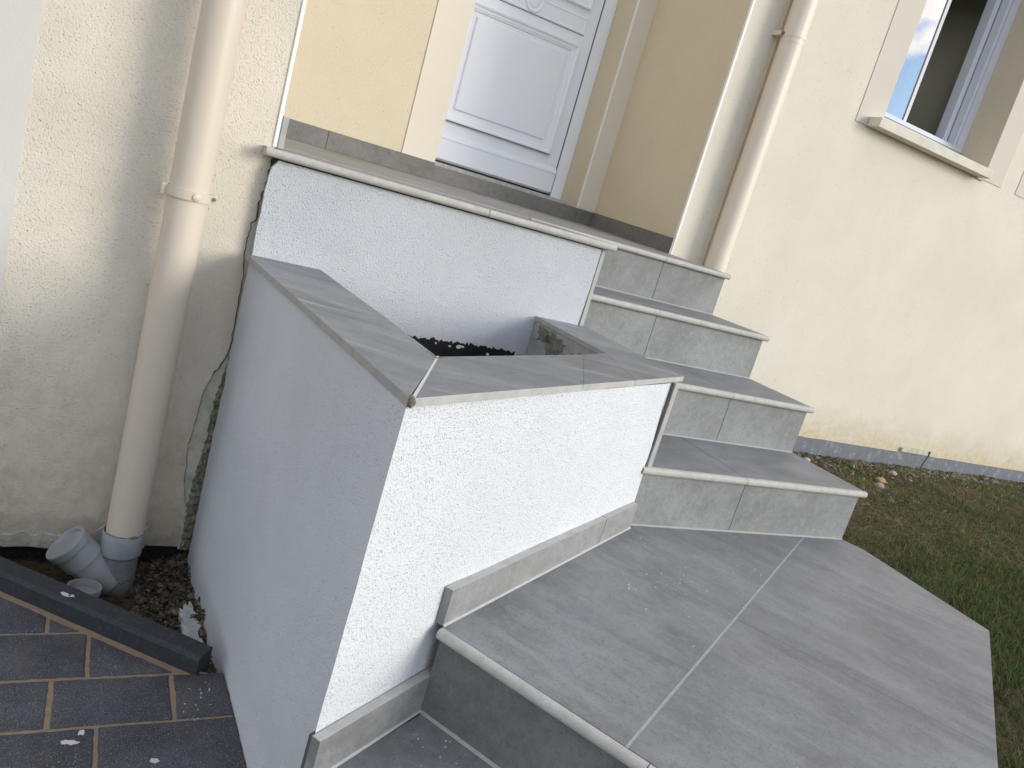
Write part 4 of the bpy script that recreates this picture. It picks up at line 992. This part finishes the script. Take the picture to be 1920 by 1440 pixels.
for x, y, s in ((-0.90, -0.40, 0.002), (-0.92, -0.6, 0.0015), (-0.88, -0.7, 0.001)): crumb(x, y, ZC, s)
for _ in range(60): 
    t_ = r.random(); p = Vector((-1.55, -1.32, LW)).lerp(Vector((-1.79, -1.46, LW)), t_)
cro = obj('plaster_crumbs', cr, m_crumb, base=(-1.3, -1.3, LZ)); tag(cro, 'tiny white plaster crumbs scattered over landing, lower step and paving', 'crumbs', kind='stuff')
# white paint drips on the pavers (flat, paper-thin in reality)
for (x, y, rx, ry, s, lab) in ((-2.100, -1.128, 0.013, 0.005, 2, 'white plaster smear on the paver nearest the lower left corner'), (-2.082, -1.106, 0.005, 0.006, 5, 'small white plaster drip above the larger smear on the paver'), (-1.968, -1.188, 0.007, 0.005, 7, 'white plaster drip on the front row of pavers')):
    bm = BM(); prism(bm, splat(x, y, 0, rx, ry, s, 36, rot=-0.2), PZ + 0.0015, PZ + 0.0032); o_ = obj('plaster_smear', bm, m_crumb, base=(x, y, PZ)); tag(o_, lab, 'plaster')
bm = BM(); prism(bm, splat(-2.128, -0.725, 0, 0.012, 0.005, 4, 30, rot=-0.7), PZ + 0.0372, PZ + 0.0392); prism(bm, splat(-2.118, -0.730, 0, 0.006, 0.004, 9, 30), PZ + 0.0372, PZ + 0.0392)
o_ = obj('plaster_smear', bm, m_crumb, base=(-2.125, -0.727, PZ + .045)); tag(o_, 'white plaster fleck on top of the dark kerb stone', 'plaster')

# ================================================================== LAWN AND GRAVEL
def in_lawn(x, y):
    if y < 0.385 and x > 0.03: return True
    return x > -1.1 and nf.dot(Vector((x, y, 0))) > 1.18
peb = [(0.20, 0.165, 0.125), (0.15, 0.12, 0.09), (0.27, 0.245, 0.205), (0.11, 0.088, 0.065), (0.19, 0.125, 0.08), (0.10, 0.075, 0.052)]
def gv(r):
    while True:
        x = 0.05 + (r.random() ** 1.1) * 3.2; y = 0.385 - abs(r.gauss(0, 1)) * 0.17 * max(0.35, 1.25 - x * 0.35)
        if x < 1.6 and r.random() < 0.4: y = r.uniform(-0.55, 0.38)
        if in_lawn(x, y) and y > -0.62 + max(0, x - 1.2) * 0.3: break
    return (x, y, gz(x, y) - 0.003)
bm = stones('gravel', 3400, gv, (0.005, 0.014), peb, 8, 0.65, 1, 0.5)
gro = obj('gravel', bm, m_vc, base=(1.2, 0.1, -0.8)); tag(gro, 'brownish pebbles and gravel along the foot of the cream wall', 'gravel', kind='stuff')
big = [((1.50, 0.08), 0.030, (0.40, 0.27, 0.13), 'ochre rounded stone in the gravel by the plinth'), ((1.36, -0.02), 0.030, (0.36, 0.28, 0.24), 'pinkish rounded stone in the gravel in front of the ochre one'), ((1.74, 0.19), 0.026, (0.34, 0.30, 0.24), 'grey-beige stone close to the plinth'), ((1.15, 0.27), 0.022, (0.42, 0.40, 0.36), 'pale stone touching the plinth near the steps')]
for (x, y), s, c, lab in big:
    bm = BM(); bmesh.ops.create_icosphere(bm, subdivisions=3, radius=1)
    for v in bm.verts:
        q = v.co * (1 + 0.22 * noise.noise(v.co * 1.2 + Vector((x * 9, 0, 0)))); v.co = Vector((x + q.x * s, y + q.y * s * 0.75, gz(x, y) + 0.3 * s + q.z * s * 0.6))
    o_ = obj('stone', bm, plain('stone_col', c, 0.85, 0.2, 0.15, 40, 0.001, 120), smooth=True, base=(x, y, gz(x, y))); tag(o_, lab, 'stone', 'larger stones in the gravel')
# grass blades
r = random.Random(12); bm = BM(); cl = bm.loops.layers.float_color.new('Col')
def blade(x, y, z, h, w_, lean, az, c):
    dx, dy = math.cos(az), math.sin(az); sx, sy = -dy * w_ / 2, dx * w_ / 2; n = 3; prev = None
    for i in range(n + 1):
        t_ = i / n; ox = lean * h * t_ * t_; zz = z + h * t_ * (1 - 0.25 * lean * t_); ww = 1 - t_ * 0.85
        a = bm.verts.new((x + dx * ox + sx * ww, y + dy * ox + sy * ww, zz)); b = bm.verts.new((x + dx * ox - sx * ww, y + dy * ox - sy * ww, zz))
        if prev:
            f = bm.faces.new((prev[0], prev[1], b, a)); k = 0.75 + 0.4 * t_
            for lo in f.loops: lo[cl] = (c[0] * k, c[1] * k, c[2] * k, 1)
        prev = (a, b)
gc = [(0.05, 0.10, 0.022), (0.07, 0.13, 0.03), (0.04, 0.08, 0.018), (0.11, 0.15, 0.04), (0.035, 0.07, 0.016)]
dry = [(0.20, 0.16, 0.08), (0.26, 0.21, 0.11), (0.15, 0.12, 0.06)]
cnt = 0
while cnt < 78000:
    x = r.uniform(-0.9, 3.4); y = r.uniform(-2.4, 0.36)
    if not in_lawn(x, y): continue
    if r.random() < 0.15 and x > 0.03: x = r.uniform(0.03, 1.2); y = r.uniform(-1.9, -0.6)
    d = -0.10 - 0.32 * max(0, 1.0 - x) + noise.noise(Vector((x * 2.2, y * 2.2, 0))) * 0.35      # edge of lawn
    dens = 1.0 if y < d - 0.12 else (0.22 if noise.noise(Vector((x * 5, y * 5, 7))) < 0.0 else 0.85)
    if -0.75 < y < -0.2 and x < 1.0: dens *= 0.55
    if r.random() > dens: continue
    weed = y > d and r.random() < 0.5
    h = r.uniform(0.012, 0.042) * (0.8 if y > d else 1.15); c = r.choice(gc) if r.random() > 0.10 else r.choice(dry)
    if y > d: c = tuple(v * 1.5 for v in c)  # blades towards the wall painted brighter, as if in more sun
    blade(x, y, gz(x, y) - 0.004, h, r.uniform(0.0016, 0.0030) * (2.2 if weed else 1), r.uniform(0.2, 1.1), r.uniform(0, 6.283), c); cnt += 1
for _ in range(2600):    # straw lying flat on the worn patch
    x, y = r.uniform(0.1, 1.7), r.uniform(-0.8, 0.0)
    blade(x, y, gz(x, y) + 0.003, r.uniform(0.02, 0.05), 0.002, 3.0, r.uniform(0, 6.283), r.choice(dry))
gr_ = obj('grass', bm, m_vc, base=(1.5, -1.0, -0.8)); tag(gr_, 'dark green short grass and weeds right of the steps', 'grass', kind='stuff')
